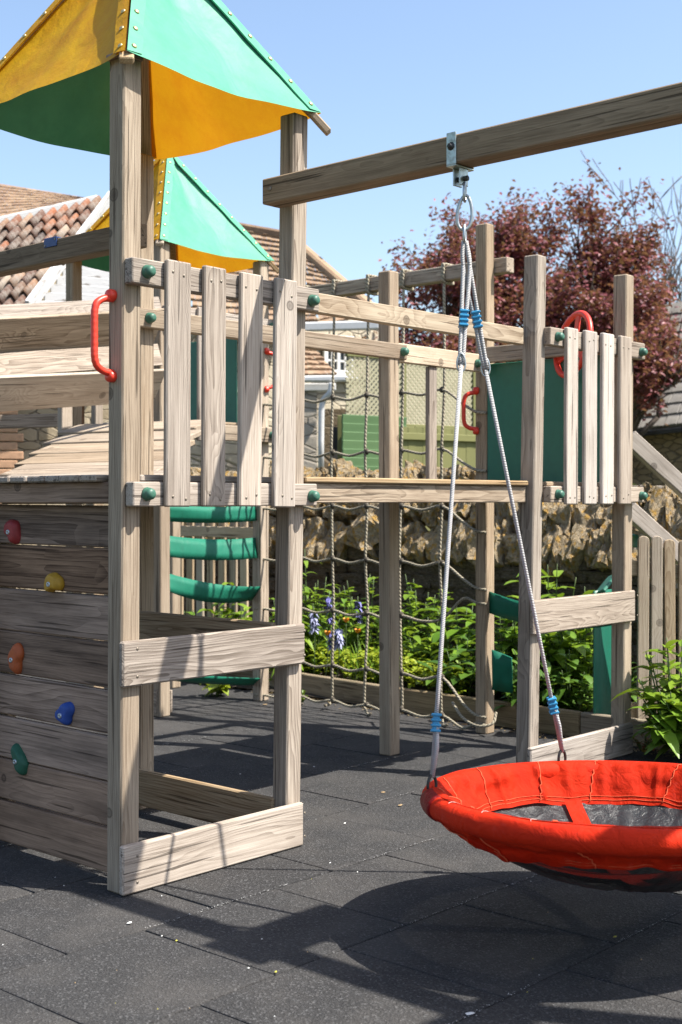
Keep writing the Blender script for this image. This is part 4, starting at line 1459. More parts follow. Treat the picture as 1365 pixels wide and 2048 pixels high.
def poppy(base, h, label, rs):
    base = Vector(base)
    t = thing('poppy_flower', label, 'flower', tuple(base))
    top = base + Vector((0.01, -0.02, h))
    tube('stem', smoothpath([base, base.lerp(top, 0.5) + Vector((0.015, 0, 0)), top], 4), 0.003, STEM, t, 5)
    V, F = [], []
    for k in range(5):
        az = k * 1.257
        add_leaf(V, F, top, (math.cos(az), math.sin(az), 0.75), Vector((0, 0, 1)), 0.036, 0.036, -0.3, 0.3, 3)
    mesh_obj('petals', V, F, PETALO, t)

def bed():
    rs = random.Random(21)
    def gp(px, d, z=0.08):
        p = cw((px - CX) / FPX * d, d)
        return (p.x, p.y, z)
    P = []
    # (px, depth, height, spread, stems, leaves, L, w, mat, style, droop, label)
    P += [(620, 9.55, 0.90, 0.22, 15, 14, 0.17, 0.040, LEAF_A, 'bush', 0.5, 'tall narrow-leaved green plant nearest the front tower'),
          (690, 9.75, 0.55, 0.25, 14, 10, 0.13, 0.05, LEAF_B, 'bush', 0.4, 'mid green leafy clump behind the bluebells'),
          (730, 9.70, 0.85, 0.26, 20, 11, 0.10, 0.055, LEAF_A, 'bush', 0.3, 'round-leaved bush left of the middle post'),
          (850, 9.45, 0.88, 0.24, 18, 12, 0.11, 0.05, LEAF_A, 'bush', 0.35, 'upright leafy plant right of the middle post against the wall'),
          (860, 8.95, 0.46, 0.26, 16, 8, 0.17, 0.062, LEAF_A, 'whorl', 0.45, 'broad-leaved bright plant seen through the net'),
          (925, 8.9, 0.66, 0.24, 13, 7, 0.19, 0.085, LEAF_B, 'whorl', 0.5, 'large-leaved plant left of the tall back post'),
          (930, 8.35, 0.40, 0.24, 13, 7, 0.18, 0.085, LEAF_C, 'whorl', 0.5, 'dark broad-leaved plant at the foot of the tall back post'),
          (1020, 8.35, 0.62, 0.26, 18, 9, 0.19, 0.068, LEAF_B, 'whorl', 0.45, 'peony bush just right of the tall back post'),
          (1105, 8.75, 0.95, 0.30, 22, 10, 0.19, 0.068, LEAF_A, 'whorl', 0.35, 'tall bright bush rising above the side board of the right tower'),
          (1090, 8.15, 0.55, 0.30, 24, 9, 0.19, 0.068, LEAF_B, 'whorl', 0.45, 'dense peony bush under the right tower'),
          (1165, 8.25, 0.72, 0.26, 20, 9, 0.19, 0.068, LEAF_A, 'whorl', 0.4, 'green bush in front of the slide under the right tower'),
          (1140, 7.85, 0.34, 0.26, 18, 9, 0.13, 0.06, LEAF_C, 'whorl', 0.5, 'low dark leafy plant at the bed edge under the right tower'),
          (1040, 7.85, 0.30, 0.24, 16, 8, 0.13, 0.055, LEAF_C, 'whorl', 0.5, 'low leafy plant left of the right tower near post'),
          (1352, 6.85, 0.62, 0.24, 22, 9, 0.17, 0.062, LEAF_A, 'whorl', 0.45, 'peony clump in front of the picket fence at the right edge'),
          (1375, 6.65, 0.34, 0.22, 18, 9, 0.16, 0.075, LEAF_B, 'whorl', 0.55, 'low broad leaves at the foot of the picket fence'),
          (640, 10.4, 0.50, 0.3, 14, 10, 0.14, 0.05, LEAF_C, 'bush', 0.4, 'shaded green plant against the wall behind the bluebells'),
          (790, 9.9, 0.48, 0.3, 16, 10, 0.12, 0.05, LEAF_C, 'bush', 0.4, 'shaded plant at the wall foot behind the middle post'),
          (560, 9.4, 0.62, 0.25, 14, 12, 0.17, 0.05, LEAF_A, 'bush', 0.6, 'green plant between the far tower and the net'),
          (470, 9.75, 0.80, 0.28, 16, 10, 0.17, 0.065, LEAF_A, 'bush', 0.5, 'leafy plant behind the right end of the strap ladder'),
          (400, 10.0, 0.62, 0.28, 16, 10, 0.16, 0.05, LEAF_B, 'bush', 0.5, 'leafy plant behind the middle of the strap ladder'),
          (295, 10.6, 0.78, 0.34, 18, 11, 0.15, 0.055, LEAF_A, 'bush', 0.4, 'green shrub showing just right of the climbing wall'),
          (350, 10.4, 0.45, 0.3, 16, 9, 0.14, 0.06, LEAF_B, 'bush', 0.5, 'green plant behind the left leg of the far tower'),
          (1250, 8.0, 0.35, 0.2, 12, 8, 0.14, 0.05, LEAF_C, 'bush', 0.5, 'dark leaves between the corner post and the picket fence')]
    for (px, d, h, sp, st, per, L, w, mat, style, dr, lab) in P:
        if px < 1200 and px > 540: h *= 1.18
        plant('leafy_plant', lab, 'plant', gp(px, d), h, sp, st, per, L, w, mat, rs, 'plants in the bed', style, dr)
    # low bright cover along the edging, too many to count
    V, F = [], []
    for k in range(2300):
        px = rs.uniform(585, 930)
        f = rs.random()
        d = 9.25 - (px - 600) / 290 * 1.15 + 0.12 + 0.75 * f
        b = Vector(gp(px, d, 0.10))
        hh = rs.uniform(0.03, 0.20) * (1 - 0.3 * f) + 0.10 * max(0, noise.noise(b * 2.2))
        b.z += hh
        az = rs.uniform(0, 6.28)
        el = rs.uniform(0.05, 0.9)
        add_leaf(V, F, b, (math.cos(az) * math.cos(el), math.sin(az) * math.cos(el), math.sin(el)), Vector((0, 0, 1)), rs.uniform(0.035, 0.075), rs.uniform(0.022, 0.042), 0.4, 0.3, 3)
    g = mesh_obj('ground_cover', V, F, LEAF_Y)
    tag(g, 'bright lime ground cover filling the front of the bed', 'ground cover', kind='stuff')
    V, F = [], []
    for k in range(420):
        v = rs.uniform(2.8, 7.6)
        u = 6.40 + 0.085 * max(0, v - 4) * 0.9 - abs(rs.gauss(0, 0.09)) - 0.02
        az = rs.uniform(0, 6.28)
        add_leaf(V, F, (u, v, 0.004 + rs.random() * 0.006), (math.cos(az), math.sin(az), 0.1), Vector((0, 0, 1)), rs.uniform(0.012, 0.04), rs.uniform(0.006, 0.02), 0.1, 0.3, 2)
    g = mesh_obj('leaf_litter', V, F, leaf_mat('dry_litter', (0.12, 0.075, 0.035), (0.34, 0.25, 0.12), 0.1))
    tag(g, 'dry leaf litter blown against the bed edging', 'litter', kind='stuff')
    # grass blades
    V, F = [], []
    for k in range(260):
        px = rs.choice([rs.uniform(690, 760), rs.uniform(600, 640), rs.uniform(440, 520)])
        d = (9.35 if px > 560 else 9.5) - max(0, (px - 600)) / 290 * 1.1 + rs.uniform(.1, .5)
        b = Vector(gp(px, d, 0.08))
        az = rs.uniform(0, 6.28)
        add_leaf(V, F, b, (math.cos(az) * .3, math.sin(az) * .3, 1), Vector((0, 1, 0.1)), rs.uniform(0.15, 0.42), 0.010, 0.25, 0.2, 5)
    g = mesh_obj('grass_blades', V, F, LEAF_B)
    tag(g, 'thin upright grass blades among the bluebells', 'grass', kind='stuff')
    bell_flower(gp(660, 9.3), 0.62, PETALB, 'violet bluebell spike beside the left rope of the net', rs)
    bell_flower(gp(628, 9.25), 0.52, PETALW, 'pale bluebell spike nearest the front tower', rs)
    bell_flower(gp(674, 9.1), 0.40, PETALW, 'lower pale blue flower spike under the net', rs)
    bell_flower(gp(664, 9.12), 0.38, PETALB, 'short violet bluebell among the ground cover', rs)
    bell_flower(gp(715, 9.75), 0.55, PETALB, 'shaded bluebell spike in the middle of the bed', rs)
    poppy(gp(709, 8.95), 0.36, 'orange poppy in the middle of the bed', rs)
    poppy(gp(686, 9.1), 0.42, 'small orange poppy beside the pale bluebell', rs)
    poppy(gp(649, 9.0), 0.34, 'leftmost small orange poppy in the bed', rs)
    plant('yellowing_weed', 'yellowing weed growing from the ground under the far tower', 'plant', tuple(W(430, 1392, 9.02)), 0.16, 0.10, 7, 5, 0.10, 0.07, LEAF_Y, rs, None, 'whorl', 0.5)
    plant('yellowing_weed', 'small green weed at the edge beside the net foot', 'plant', (6.30, 6.05, 0.0), 0.08, 0.07, 8, 5, 0.06, 0.02, LEAF_A, rs, None, 'blade', 0.3)
    plant('yellowing_weed', 'tiny red-leaved weed by the right edging board', 'plant', tuple(W(1290, 1500, 6.95)), 0.12, 0.10, 8, 4, 0.05, 0.035, leaf_mat('reddish_leaf', (0.15, 0.20, 0.03), (0.35, 0.08, 0.04)), rs, None, 'bush', 0.4)
bed()

# small debris on the rubber
def debris():
    rs = random.Random(9)
    mats = [plastic('pale_fleck', (0.70, 0.70, 0.68), 0.8, 0.1), plastic('yellow_fleck', (0.55, 0.50, 0.06), 0.8, 0.1), plastic('brown_fleck', (0.35, 0.24, 0.12), 0.8, 0.2)]
    V = {0: [], 1: [], 2: []}; F = {0: [], 1: [], 2: []}
    spots = [(258, 1848, 0, .012), (353, 1884, 1, .006), (552, 1946, 1, .007), (497, 1939, 0, .004), (690, 1648, 0, .010), (628, 1535, 0, .006), (766, 1586, 2, .014), (940, 2030, 0, .016), (1230, 1876, 1, .012), (660, 1728, 0, .005), (800, 1612, 2, .018), (530, 1410, 2, .02), (480, 1550, 0, .006)]
    for _ in range(45):
        spots.append((rs.uniform(0, 1365), rs.uniform(1400, 2045), rs.choice([0, 0, 2, 1]), rs.uniform(.0015, .004)))
    for px, py, m, r in spots:
        d = H * FPX / (py - HY)
        c = cw((px - CX) / FPX * d, d, 0.0035)
        o = len(V[m]); n = 6
        for k in range(n):
            a = 6.283 * k / n
            q = r * rs.uniform(0.6, 1.2)
            V[m].append(c + Vector((q * math.cos(a), q * math.sin(a) * .6, rs.uniform(0, .002))))
        V[m].append(c + Vector((0, 0, 0.004)))
        for k in range(n):
            F[m].append((o + k, o + (k + 1) % n, o + n))
    for _ in range(4200):
        r_ = rs.randrange(0, 9)
        v_ = 2.631 - 3 * 0.586 + r_ * 0.586 + rs.gauss(0, .0045)
        u_ = rs.uniform(1.8, 5.6)
        d_ = depth(u_, v_); x_ = SA * u_ - CA * v_
        if d_ < 2.9 or abs(x_ / d_) > 0.28 or noise.noise(Vector((u_ * 1.7, r_ * 5.1, 0))) < -0.15: continue
        c = Vector((u_, v_, 0.0028)); r = rs.uniform(.0008, .0022); o = len(V[0])
        for k in range(4):
            V[0].append(c + Vector((r * math.cos(k * 1.571), r * math.sin(k * 1.571), 0)))
        F[0].append((o, o + 1, o + 2, o + 3))
    for m in V:
        g = mesh_obj('fallen_petals', V[m], F[m], mats[m])
        tag(g, ['pale specks and petals scattered on the rubber tiles', 'yellow catkin scraps scattered on the rubber tiles', 'brown leaf scraps scattered on the rubber tiles'][m], 'debris', kind='stuff')
debris()

# ------------------------------------------------------------------ buildings behind
def roof_tile_mat(name, cols, spots=(0.55, 0.52, 0.45), amt=0.3):
    t = NT(name)
    oc = t.n('TexCoord').outputs['Object']
    g = t.n('NewGeometry').outputs['Random Per Island']
    rnd = t.n('ObjectInfo').outputs['Random']
    r = t.m('FRACT', t.m('ADD', g, t.m('MULTIPLY', rnd, 3.7)))
    n = len(cols)
    c = t.ramp(r, [(i / (n - 1), cc) for i, cc in enumerate(cols)])
    n1 = t.noise(oc, 8.0, 6.0, 0.7)
    n2 = t.noise(oc, 2.5, 5.0, 0.6)
    c = t.mix(t.m('MULTIPLY', t.ramp(n1, [(0.50, 0.0), (0.62, 1.0)]), amt), c, spots)
    c = t.mix(t.m('MULTIPLY', t.ramp(n2, [(0.45, 0.0), (0.7, 1.0)]), 0.4), c, tuple(x * 0.55 for x in cols[0]))
    t.bsdf(Base_Color=c, Roughness=0.9, Normal=t.bump(n1, 0.6, 0.02))
    return t.mat

BROWNTILE = roof_tile_mat('brown_plain_tile', [(0.27, 0.165, 0.10), (0.35, 0.22, 0.13), (0.40, 0.27, 0.17)], (0.46, 0.36, 0.20), 0.25)
PANTILE = roof_tile_mat('orange_pantile', [(0.33, 0.12, 0.055), (0.13, 0.075, 0.055), (0.38, 0.15, 0.07), (0.08, 0.07, 0.065), (0.34, 0.19, 0.11), (0.42, 0.34, 0.26)], (0.50, 0.45, 0.39), 0.6)
SLATE = roof_tile_mat('grey_stone_slate', [(0.20, 0.185, 0.165), (0.27, 0.25, 0.225), (0.24, 0.225, 0.21)], (0.34, 0.32, 0.26), 0.3)

def masonry(name, col, light, mortar, scale=6.0):
    t = NT(name)
    oc = t.n('TexCoord').outputs['Object']
    p = t.vm('MULTIPLY', oc, (1.0, 1.0, 2.1))
    v = t.n('TexVoronoi', {'feature': 'DISTANCE_TO_EDGE'}, Vector=p, Scale=scale)
    v2 = t.n('TexVoronoi', Vector=p, Scale=scale)
    r = t.n('SeparateColor', Color=v2.outputs['Color']).outputs[0]
    n1 = t.noise(oc, 14.0, 6.0, 0.65)
    c = t.mix(t.m('MULTIPLY_ADD', n1, 0.6, t.m('MULTIPLY', r, 0.5), clamp=True), col, light)
    e = t.ramp(v.outputs['Distance'], [(0.0, 1.0), (0.07, 0.0)])
    c = t.mix(t.m('MULTIPLY', e, 0.8), c, mortar)
    h = t.m('ADD', t.m('MULTIPLY', e, -1.0), t.m('MULTIPLY', n1, 0.4))
    t.bsdf(Base_Color=c, Roughness=0.92, Normal=t.bump(h, 0.8, 0.03))
    return t.mat

RUBBLE = masonry('rubble_limestone', (0.30, 0.22, 0.12), (0.56, 0.47, 0.33), (0.22, 0.18, 0.13), 5.5)
BARNSTONE = masonry('barn_stone', (0.19, 0.13, 0.07), (0.33, 0.25, 0.15), (0.13, 0.10, 0.07), 5.0)
ASHLAR = masonry('pale_house_stone', (0.42, 0.35, 0.27), (0.58, 0.52, 0.43), (0.30, 0.26, 0.21), 4.0)
CREAMSTONE = masonry('cream_house_stone', (0.46, 0.39, 0.27), (0.62, 0.55, 0.42), (0.38, 0.32, 0.24), 3.0)
RENDER = plastic('cream_wall', (0.52, 0.45, 0.32), 0.8, 0.2)

def tile_sheet(name, P00, P10, P01, P11, rows, cols, mat, parent, th=0.02, lap=1.18):
    """courses of separate thin tiles over a bilinear roof face (P0x eaves, P1x ridge)"""
    P00, P10, P01, P11 = map(Vector, (P00, P10, P01, P11))
    def at(s, t): return P00.lerp(P10, s).lerp(P01.lerp(P11, s), t)
    nrm = (P10 - P00).cross(P01 - P00).normalized()
    if nrm.z < 0: nrm = -nrm
    V, F = [], []
    rs = random.Random(len(name) + rows)
    for r in range(rows):
        for c in range(cols):
            s0 = (c + (0.5 if r % 2 else 0)) / cols
            s1 = s0 + 0.97 / cols
            if s0 >= 1: continue
            s1 = min(s1, 1.0)
            t0, t1 = r / rows, min(1.0, (r + lap) / rows)
            lift = th * rs.uniform(0.9, 1.6)
            a, b, d, e = at(s0, t0), at(s1, t0), at(s1, t1), at(s0, t1)
            o = len(V)
            V += [a + nrm * lift, b + nrm * (lift + rs.uniform(-.004, .004)), d + nrm * 0.003, e + nrm * 0.003, a, b]
            F += [(o, o + 1, o + 2, o + 3), (o + 4, o + 5, o + 1, o)]
    return mesh_obj(name, V, F, mat, parent)

def quad(name, pts, mat, parent, thick=0.05):
    o = mesh_obj(name, pts, [(0, 1, 2, 3)], mat, parent)
    s = o.modifiers.new('thick', 'SOLIDIFY'); s.thickness = thick; s.offset = 0
    return o

def left_outhouse():
    t = thing('tiled_outhouse', 'stone outhouse with weathered orange pantile roof and white verge boards', 'building', tuple(cw(-3.5, 12.5)))
    TR, BR, TL = W(212, 400, 13.4), W(44, 622, 11.6), W(-170, 494, 12.2)
    BL = TL + (BR - TR)
    e1 = (TR - TL); e2 = (BR - TR)
    nrm = e1.cross(e2).normalized()
    if nrm.z < 0: nrm = -nrm
    rf = quad('roof', [TL - nrm * .06, TR - nrm * .06, BR - nrm * .06, BL - nrm * .06], BROWNTILE, t, 0.04)
    # pantiles: half-round rolls laid in courses
    nc, nr = 16, 8
    w = e1.length / nc; L = e2.length / nr * 1.14
    V, F = [], []
    n = 8
    prof = []
    for k in range(n + 1):
        s = k / n
        prof.append((w * (s - 0.5) * 1.06, 0.042 * math.sin(math.pi * 2 * s - 0.6) + 0.01))
    for x in (0, 1):
        for (y, z) in prof:
            V.append((x * L, y, z + (0.035 if x else 0.0)))
    for x in (0, 1):
        for (y, z) in prof:
            V.append((x * L, y, z + (0.035 if x else 0.0) - 0.018))
    for k in range(n):
        F.append((k, k + 1, n + 2 + k, n + 1 + k))
        F.append((n + 1 + k, n + 2 + k, 3 * (n + 1) + k + 1, 3 * (n + 1) + k))
    me = bpy.data.meshes.new('pantile'); me.from_pydata(V, [], F); me.materials.append(PANTILE)
    me.polygons.foreach_set('use_smooth', [True] * len(me.polygons))
    for c in range(nc):
        for r in range(nr):
            o = TL + e1 * ((c + 0.5) / nc) + e2 * (r / nr) + nrm * random.uniform(-.005, .02)
            x = e2.normalized() + e1.normalized() * random.uniform(-.02, .02)
            inst('pantile', me, frame(x, nrm.cross(x), o), rf)
    # white verge boards and gable
    plank('verge_board', TR + nrm * .01 + e1.normalized() * .05, BR + e1.normalized() * .05 + nrm * .01, nrm, 0.16, 0.04, PEEL, t)
    g0, g1 = TR + e1.normalized() * 0.03, BR + e1.normalized() * 0.03
    dn = Vector((0, 0, -1))
    gy = cw(1, 0.35).normalized()
    for k in range(9):
        p = g1.lerp(g0, k / 8.0 * 0.55) + dn * 0.12
        q = p + gy * (0.35 + 0.10 * k)
        plank('gable_board', p + dn * .10, q + dn * 0.10, (0, 0, 1), 0.30, 0.03, PEEL, t)
    # rubble wall below
    wl = W(-120, 840, 12.4); wr = W(330, 840, 12.9)
    quad('wall', [(wl.x, wl.y, 0), (wr.x, wr.y, 0), (wr.x, wr.y, 3.1), (wl.x, wl.y, 3.1)], RUBBLE, t, 0.1)
    # brick quoin at the left
    br = bevel_box_mesh('brick', 0.225, 0.1, 0.072, 0.006, BRICK)
    ax = (wr - wl); ax.z = 0; ax.normalize()
    for k in range(14):
        p = W(10, 840, 12.2); p.z = 1.35 + k * 0.083
        inst('brick', br, frame(ax, (ax.y, -ax.x, 0), p + ax * (0.055 if k % 2 else 0) ), t)
        inst('brick', br, frame(ax, (ax.y, -ax.x, 0), p - ax * (0.18 if k % 2 else 0.235)), t)

PEEL = NT('peeling_white_paint')
def _peel():
    t = PEEL
    oc = t.n('TexCoord').outputs['Object']
    n1 = t.noise(t.vm('MULTIPLY', oc, (3, 16, 16)), 1.0, 6.0, 0.7)
    c = t.mix(t.ramp(n1, [(0.55, 0.0), (0.63, 1.0)]), (0.62, 0.61, 0.60), (0.22, 0.19, 0.16))
    t.bsdf(Base_Color=c, Roughness=0.8, Normal=t.bump(n1, 0.5, 0.01))
    return t.mat
PEEL = _peel()
BRICK = plastic('soft_red_brick', (0.58, 0.34, 0.20), 0.9, 0.5, 0.3)
left_outhouse()

def left_house():
    t = thing('brown_roofed_house', 'house with brown tiled roof rising above the outhouse at the left edge', 'building', tuple(cw(-4.5, 19)))
    R0, R1 = W(-60, 358, 18.9), W(200, 400, 18.5)
    L0, L1 = W(-60, 462, 17.6), W(196, 404, 18.2)
    rf = tile_sheet('roof', L0, L1, R0, R1, 12, 26, BROWNTILE, t, 0.012)
    plank('mortar_verge', W(-60, 460, 17.4), W(197, 402, 18.0), (0, 0, 1), 0.14, 0.22, PEEL, t, 0.02)
    a, b = W(-60, 470, 17.9), W(150, 425, 18.4)
    quad('wall', [(a.x, a.y, 0), (b.x, b.y, 0), (b.x, b.y, b.z - .1), (a.x, a.y, a.z - .1)], RUBBLE, t, 0.1)
left_house()

def window(parent, c, right, w, h, nx, ny):
    """white frame with glazing bars in front of dark glass"""
    c = Vector(c); right = Vector(right).normalized(); out = Vector((right.y, -right.x, 0))
    m = frame(right, (0, 0, 1), c)
    def bar(name, x, z, lx, lz, off, mat, th=0.03, par=None):
        return inst(name, bevel_box_mesh(name, lx, lz, th, 0.004, mat), frame(right, (0, 0, 1), c + right * x + Vector((0, 0, z)) + out * off), par)
    f = bar('window', 0, 0, w, h, 0.0, GLASS, 0.02, parent)
    for s in (-1, 1):
        bar('frame', s * (w / 2), 0, 0.07, h + 0.07, 0.03, WHITE, 0.05, f)
        bar('frame', 0, s * (h / 2), w - .075, 0.07, 0.03, WHITE, 0.05, f)
    for k in range(1, nx):
        bar('glazing_bar', -w / 2 + w * k / nx, 0, 0.055 if k == nx // 2 else 0.03, h - .08, 0.025, WHITE, 0.03, f)
    for k in range(1, ny):
        bar('glazing_bar', 0, -h / 2 + h * k / ny, w - .08, 0.03, 0.022, WHITE, 0.022, f)
    bar('sill', 0, -h / 2 - 0.07, w + 0.2, 0.06, 0.06, WHITE, 0.12, f)
    return f

GLASS = NT('window_glass')
GLASS.bsdf(Base_Color=(0.03, 0.04, 0.05), Roughness=0.08)
GLASS = GLASS.mat

def middle_house():
    t = thing('gabled_house', 'stone house with sloping brown roof, white window and porch behind the towers', 'building', tuple(cw(-0.6, 18.5)))
    # main roof sloping down to the right
    R0, R1 = W(380, 437, 19.5), W(575, 472, 18.6)
    M1 = W(700, 572, 17.6)
    E0, E1 = W(380, 655, 17.3), W(640, 655, 17.0)
    rf = tile_sheet('roof', E0, E1, R0, R1, 18, 22, BROWNTILE, t, 0.03)
    E2 = W(742, 628, 17.2)
    tile_sheet('roof', E1, E2, R1, W(640, 516, 18.1), 16, 14, BROWNTILE, t, 0.03)
    plank('hip_ridge', R1, W(748, 622, 17.15), (0, 0, 1), 0.13, 0.16, BROWNTILE, t, 0.03)
    plank('ridge', R0, R1, (0, 0, 1), 0.13, 0.16, BROWNTILE, t, 0.03)
    plank('fascia', W(380, 660, 17.05), W(760, 650, 16.9), (0, 0, 1), 0.12, 0.08, GUTTER, t, 0.02)
    a, b = W(330, 700, 17.3), W(765, 700, 19.4)
    quad('wall', [(a.x, a.y, 0), (b.x, b.y, 0), (b.x, b.y, 4.05), (a.x, a.y, 3.75)], CREAMSTONE, t, 0.1)
    ax = (b - a); ax.z = 0
    best = min((k / 400 for k in range(401)), key=lambda q: abs((SA * (a + ax * q).x - CA * (a + ax * q).y) / depth((a + ax * q).x, (a + ax * q).y) * FPX + CX - 667))
    c = a + ax * best
    c.z = zat(712, c.x, c.y)
    window(t, c + Vector((ax.y, -ax.x, 0)).normalized() * 0.09, ax, 0.46, 0.50, 4, 3)
    # porch: lean-to roof, gutter, downpipe, pier
    p0, p1, p2, p3 = W(560, 752, 15.4), W(674, 752, 15.4), W(560, 662, 16.9), W(604, 668, 16.9)
    tile_sheet('porch_roof', p0, p1, p2, p3, 9, 12, BROWNTILE, t, 0.03)
    plank('gutter', W(560, 759, 15.3), W(694, 757, 15.3), (0, 0, 1), 0.075, 0.10, GUTTER, t, 0.02)
    plank('porch_fascia', W(560, 775, 15.42), W(672, 774, 15.42), (0, 0, 1), 0.09, 0.05, GUTTER, t, 0.01)
    pp = smoothpath([W(664, 766, 15.25), W(660, 785, 15.25), W(647, 800, 15.3), W(643, 815, 15.3)], 5) + [W(642, 880, 15.3), W(642, 960, 15.3)]
    tube('downpipe', pp, 0.036, GUTTER, t, 12)
    q0, q1 = W(580, 900, 15.5), W(634, 900, 15.5)
    quad('porch_wall', [(q0.x, q0.y, 0), (q1.x, q1.y, 0), (q1.x, q1.y, 2.66), (q0.x, q0.y, 2.66)], ASHLAR, t, 0.12)
    q0, q1 = W(640, 900, 16.6), W(705, 900, 16.6)
    quad('porch_recess', [(q0.x, q0.y, 0), (q1.x, q1.y, 0), (q1.x, q1.y, 2.5), (q0.x, q0.y, 2.5)], BARNSTONE, t, 0.1)
middle_house()

GPAINT = NT('green_shed_paint')
def _gp(t, c1, c2):
    oc = t.n('TexCoord').outputs['Object']
    rnd = t.n('ObjectInfo').outputs['Random']
    n1 = t.noise(t.vm('MULTIPLY', oc, (2, 20, 20)), 1.0, 5.0, 0.6)
    c = t.mix(t.m('MULTIPLY_ADD', rnd, 0.4, t.m('MULTIPLY', n1, 0.7), clamp=True), c1, c2)
    t.bsdf(Base_Color=c, Roughness=0.75)
    return t.mat
GPAINT = _gp(GPAINT, (0.055, 0.13, 0.042), (0.11, 0.20, 0.075))
GFENCE = _gp(NT('mossy_fence_paint'), (0.12, 0.125, 0.035), (0.22, 0.215, 0.07))
GTREL = _gp(NT('trellis_paint'), (0.30, 0.28, 0.17), (0.42, 0.39, 0.26))

def garden_back():
    # shed of horizontal boards
    t = thing('garden_shed', 'small green shed of horizontal boards behind the stone wall', 'shed', tuple(cw(0.2, 13.2)))
    for k in range(14):
        z = 1.05 + k * 0.085
        p0, p1 = W(684, 900, 13.0), W(812, 900, 13.5)
        p0.z = p1.z = z
        plank('board', p0, p1, (0, -0.12, 1), 0.092, 0.022, GPAINT, t, 0.004)
    p0 = W(682, 900, 13.18)
    plank('corner_post', (p0.x, p0.y, 0), (p0.x, p0.y, 2.2), cw(1, 0), 0.07, 0.07, GFENCE, t)
    a, b = W(664, 900, 13.5), W(815, 900, 13.9)
    quad('back', [(a.x, a.y, 0), (b.x, b.y, 0), (b.x, b.y, 2.1), (a.x, a.y, 2.1)], BLACKP, t, 0.04)
    # trellis
    t = thing('lattice_trellis', 'tall fine lattice trellis screen above the green fence', 'trellis', tuple(cw(0.6, 13.8)))
    a, b = W(692, 780, 13.45), W(965, 780, 14.5)
    ax = (b - a); ax.z = 0; Lx = ax.length; ax.normalize()
    z0, z1 = H + 0.155 * 13.8 / 2.62 / 1.0 * 0 + 2.13, 2.82
    z0 = H - (848 - HY) / FPX * 13.7; z1 = H - (716 - HY) / FPX * 13.7
    hh = z1 - z0
    step = 0.060
    nor = Vector((ax.y, -ax.x, 0))
    k = -int(hh / step) - 1
    lat = []
    while k * step < Lx:
        for sgn in (1, -1):
            x0 = k * step
            # diagonal from bottom (x0) to top (x0 + hh) or mirrored
            s0, s1 = max(0.0, -x0), min(hh, Lx - x0)
            if s1 - s0 < 0.04: continue
            if sgn == 1:
                p, q = (x0 + s0, s0), (x0 + s1, s1)
            else:
                p, q = (Lx - x0 - s0, s0), (Lx - x0 - s1, s1)
            lat.append((p, q, sgn))
        k += 1
    for (p, q, sgn) in lat:
        o = nor * (0.006 * sgn)
        P0 = Vector((a.x, a.y, z0)) + ax * p[0] + Vector((0, 0, p[1])) + o
        P1 = Vector((a.x, a.y, z0)) + ax * q[0] + Vector((0, 0, q[1])) + o
        plank('lath', P0, P1, nor.cross(P1 - P0), 0.021, 0.010, GTREL, t, 0.001)
    for z in (z0 - .02, z1 + .02):
        plank('frame_rail', Vector((a.x, a.y, z)), Vector((a.x, a.y, z)) + ax * Lx, (0, 0, 1), 0.06, 0.05, GFENCE, t)
    for f in (0.40, 0.93):
        p = Vector((a.x, a.y, 0)) + ax * Lx * f
        plank('frame_post', p, p + Vector((0, 0, z1 + .03)), ax, 0.05, 0.05, GFENCE, t)
    ob = thing('cream_outbuilding', 'cream rendered outbuilding wall seen through the trellis', 'building', tuple(cw(1.0, 16)))
    q0, q1 = W(755, 900, 15.4), W(1010, 900, 17.4)
    quad('wall', [(q0.x, q0.y, 0), (q1.x, q1.y, 0), (q1.x, q1.y, 3.02), (q0.x, q0.y, 3.02)], RENDER, ob, 0.2)
    plank('coping', Vector((q0.x, q0.y, 3.06)), Vector((q1.x, q1.y, 3.06)), cw(0, 1), 0.3, 0.07, BARNSTONE, ob)
    # boarded fence below the trellis
    t = thing('board_fence', 'mossy green close-boarded fence under the trellis', 'fence', tuple(cw(1.0, 13.5)))
    a, b = W(800, 900, 13.35), W(1000, 900, 14.1)
    ax = (b - a); ax.z = 0
    n = 14
    for k in range(n):
        p = a + ax * ((k + 0.5) / n)
        plank('board', (p.x, p.y, 0.4), (p.x, p.y, 2.10 + random.uniform(-.01, .01)), ax, ax.length / n * 1.02, 0.018 + 0.006 * (k % 2), GFENCE, t, 0.002)
    for z in (2.0, 1.62):
        q0, q1 = a.copy(), b.copy(); q0.z = q1.z = z
        sh = Vector((ax.y, -ax.x, 0)).normalized() * .03
        plank('rail', q0 + sh, q1 + sh, (0, 0, 1), 0.07, 0.03, GFENCE, t)
    # blue tub peeping over the wall
    t = thing('blue_tub', 'light blue plastic tub just visible over the stone wall', 'tub', tuple(W(705, 1040, 11.6)))
    c = W(700, 1012, 11.6)
    lm = lathe_mesh('tub_body', [(0.14, -0.30), (0.19, -0.02), (0.205, 0.0), (0.20, 0.012), (0.18, 0.0)], plastic('light_blue', (0.12, 0.36, 0.62), 0.5, 0.1), 24)
    inst('tub_body', lm, frame((0, 0, 1), (1, 0, 0), c), t)
    hd = [c + cw(0.2 * math.cos(a), 0, 0.02 + 0.04 * math.sin(a)) for a in np.linspace(0, math.pi, 10)]
    tube('tub_handle', hd, 0.006, WHITE, t, 6)
    # grey paling fence far right
    t = thing('paling_fence', 'low grey paling fence beyond the wall at the right edge', 'fence', tuple(cw(2.9, 12)))
    for k in range(24):
        p = W(1110 + k * 16, 1000, 12.2)
        plank('paling', (p.x, p.y, 0.5), (p.x, p.y, 1.47 + random.uniform(-.02, .02)), cw(1, 0), 0.066, 0.018, WOODG, t, 0.003)
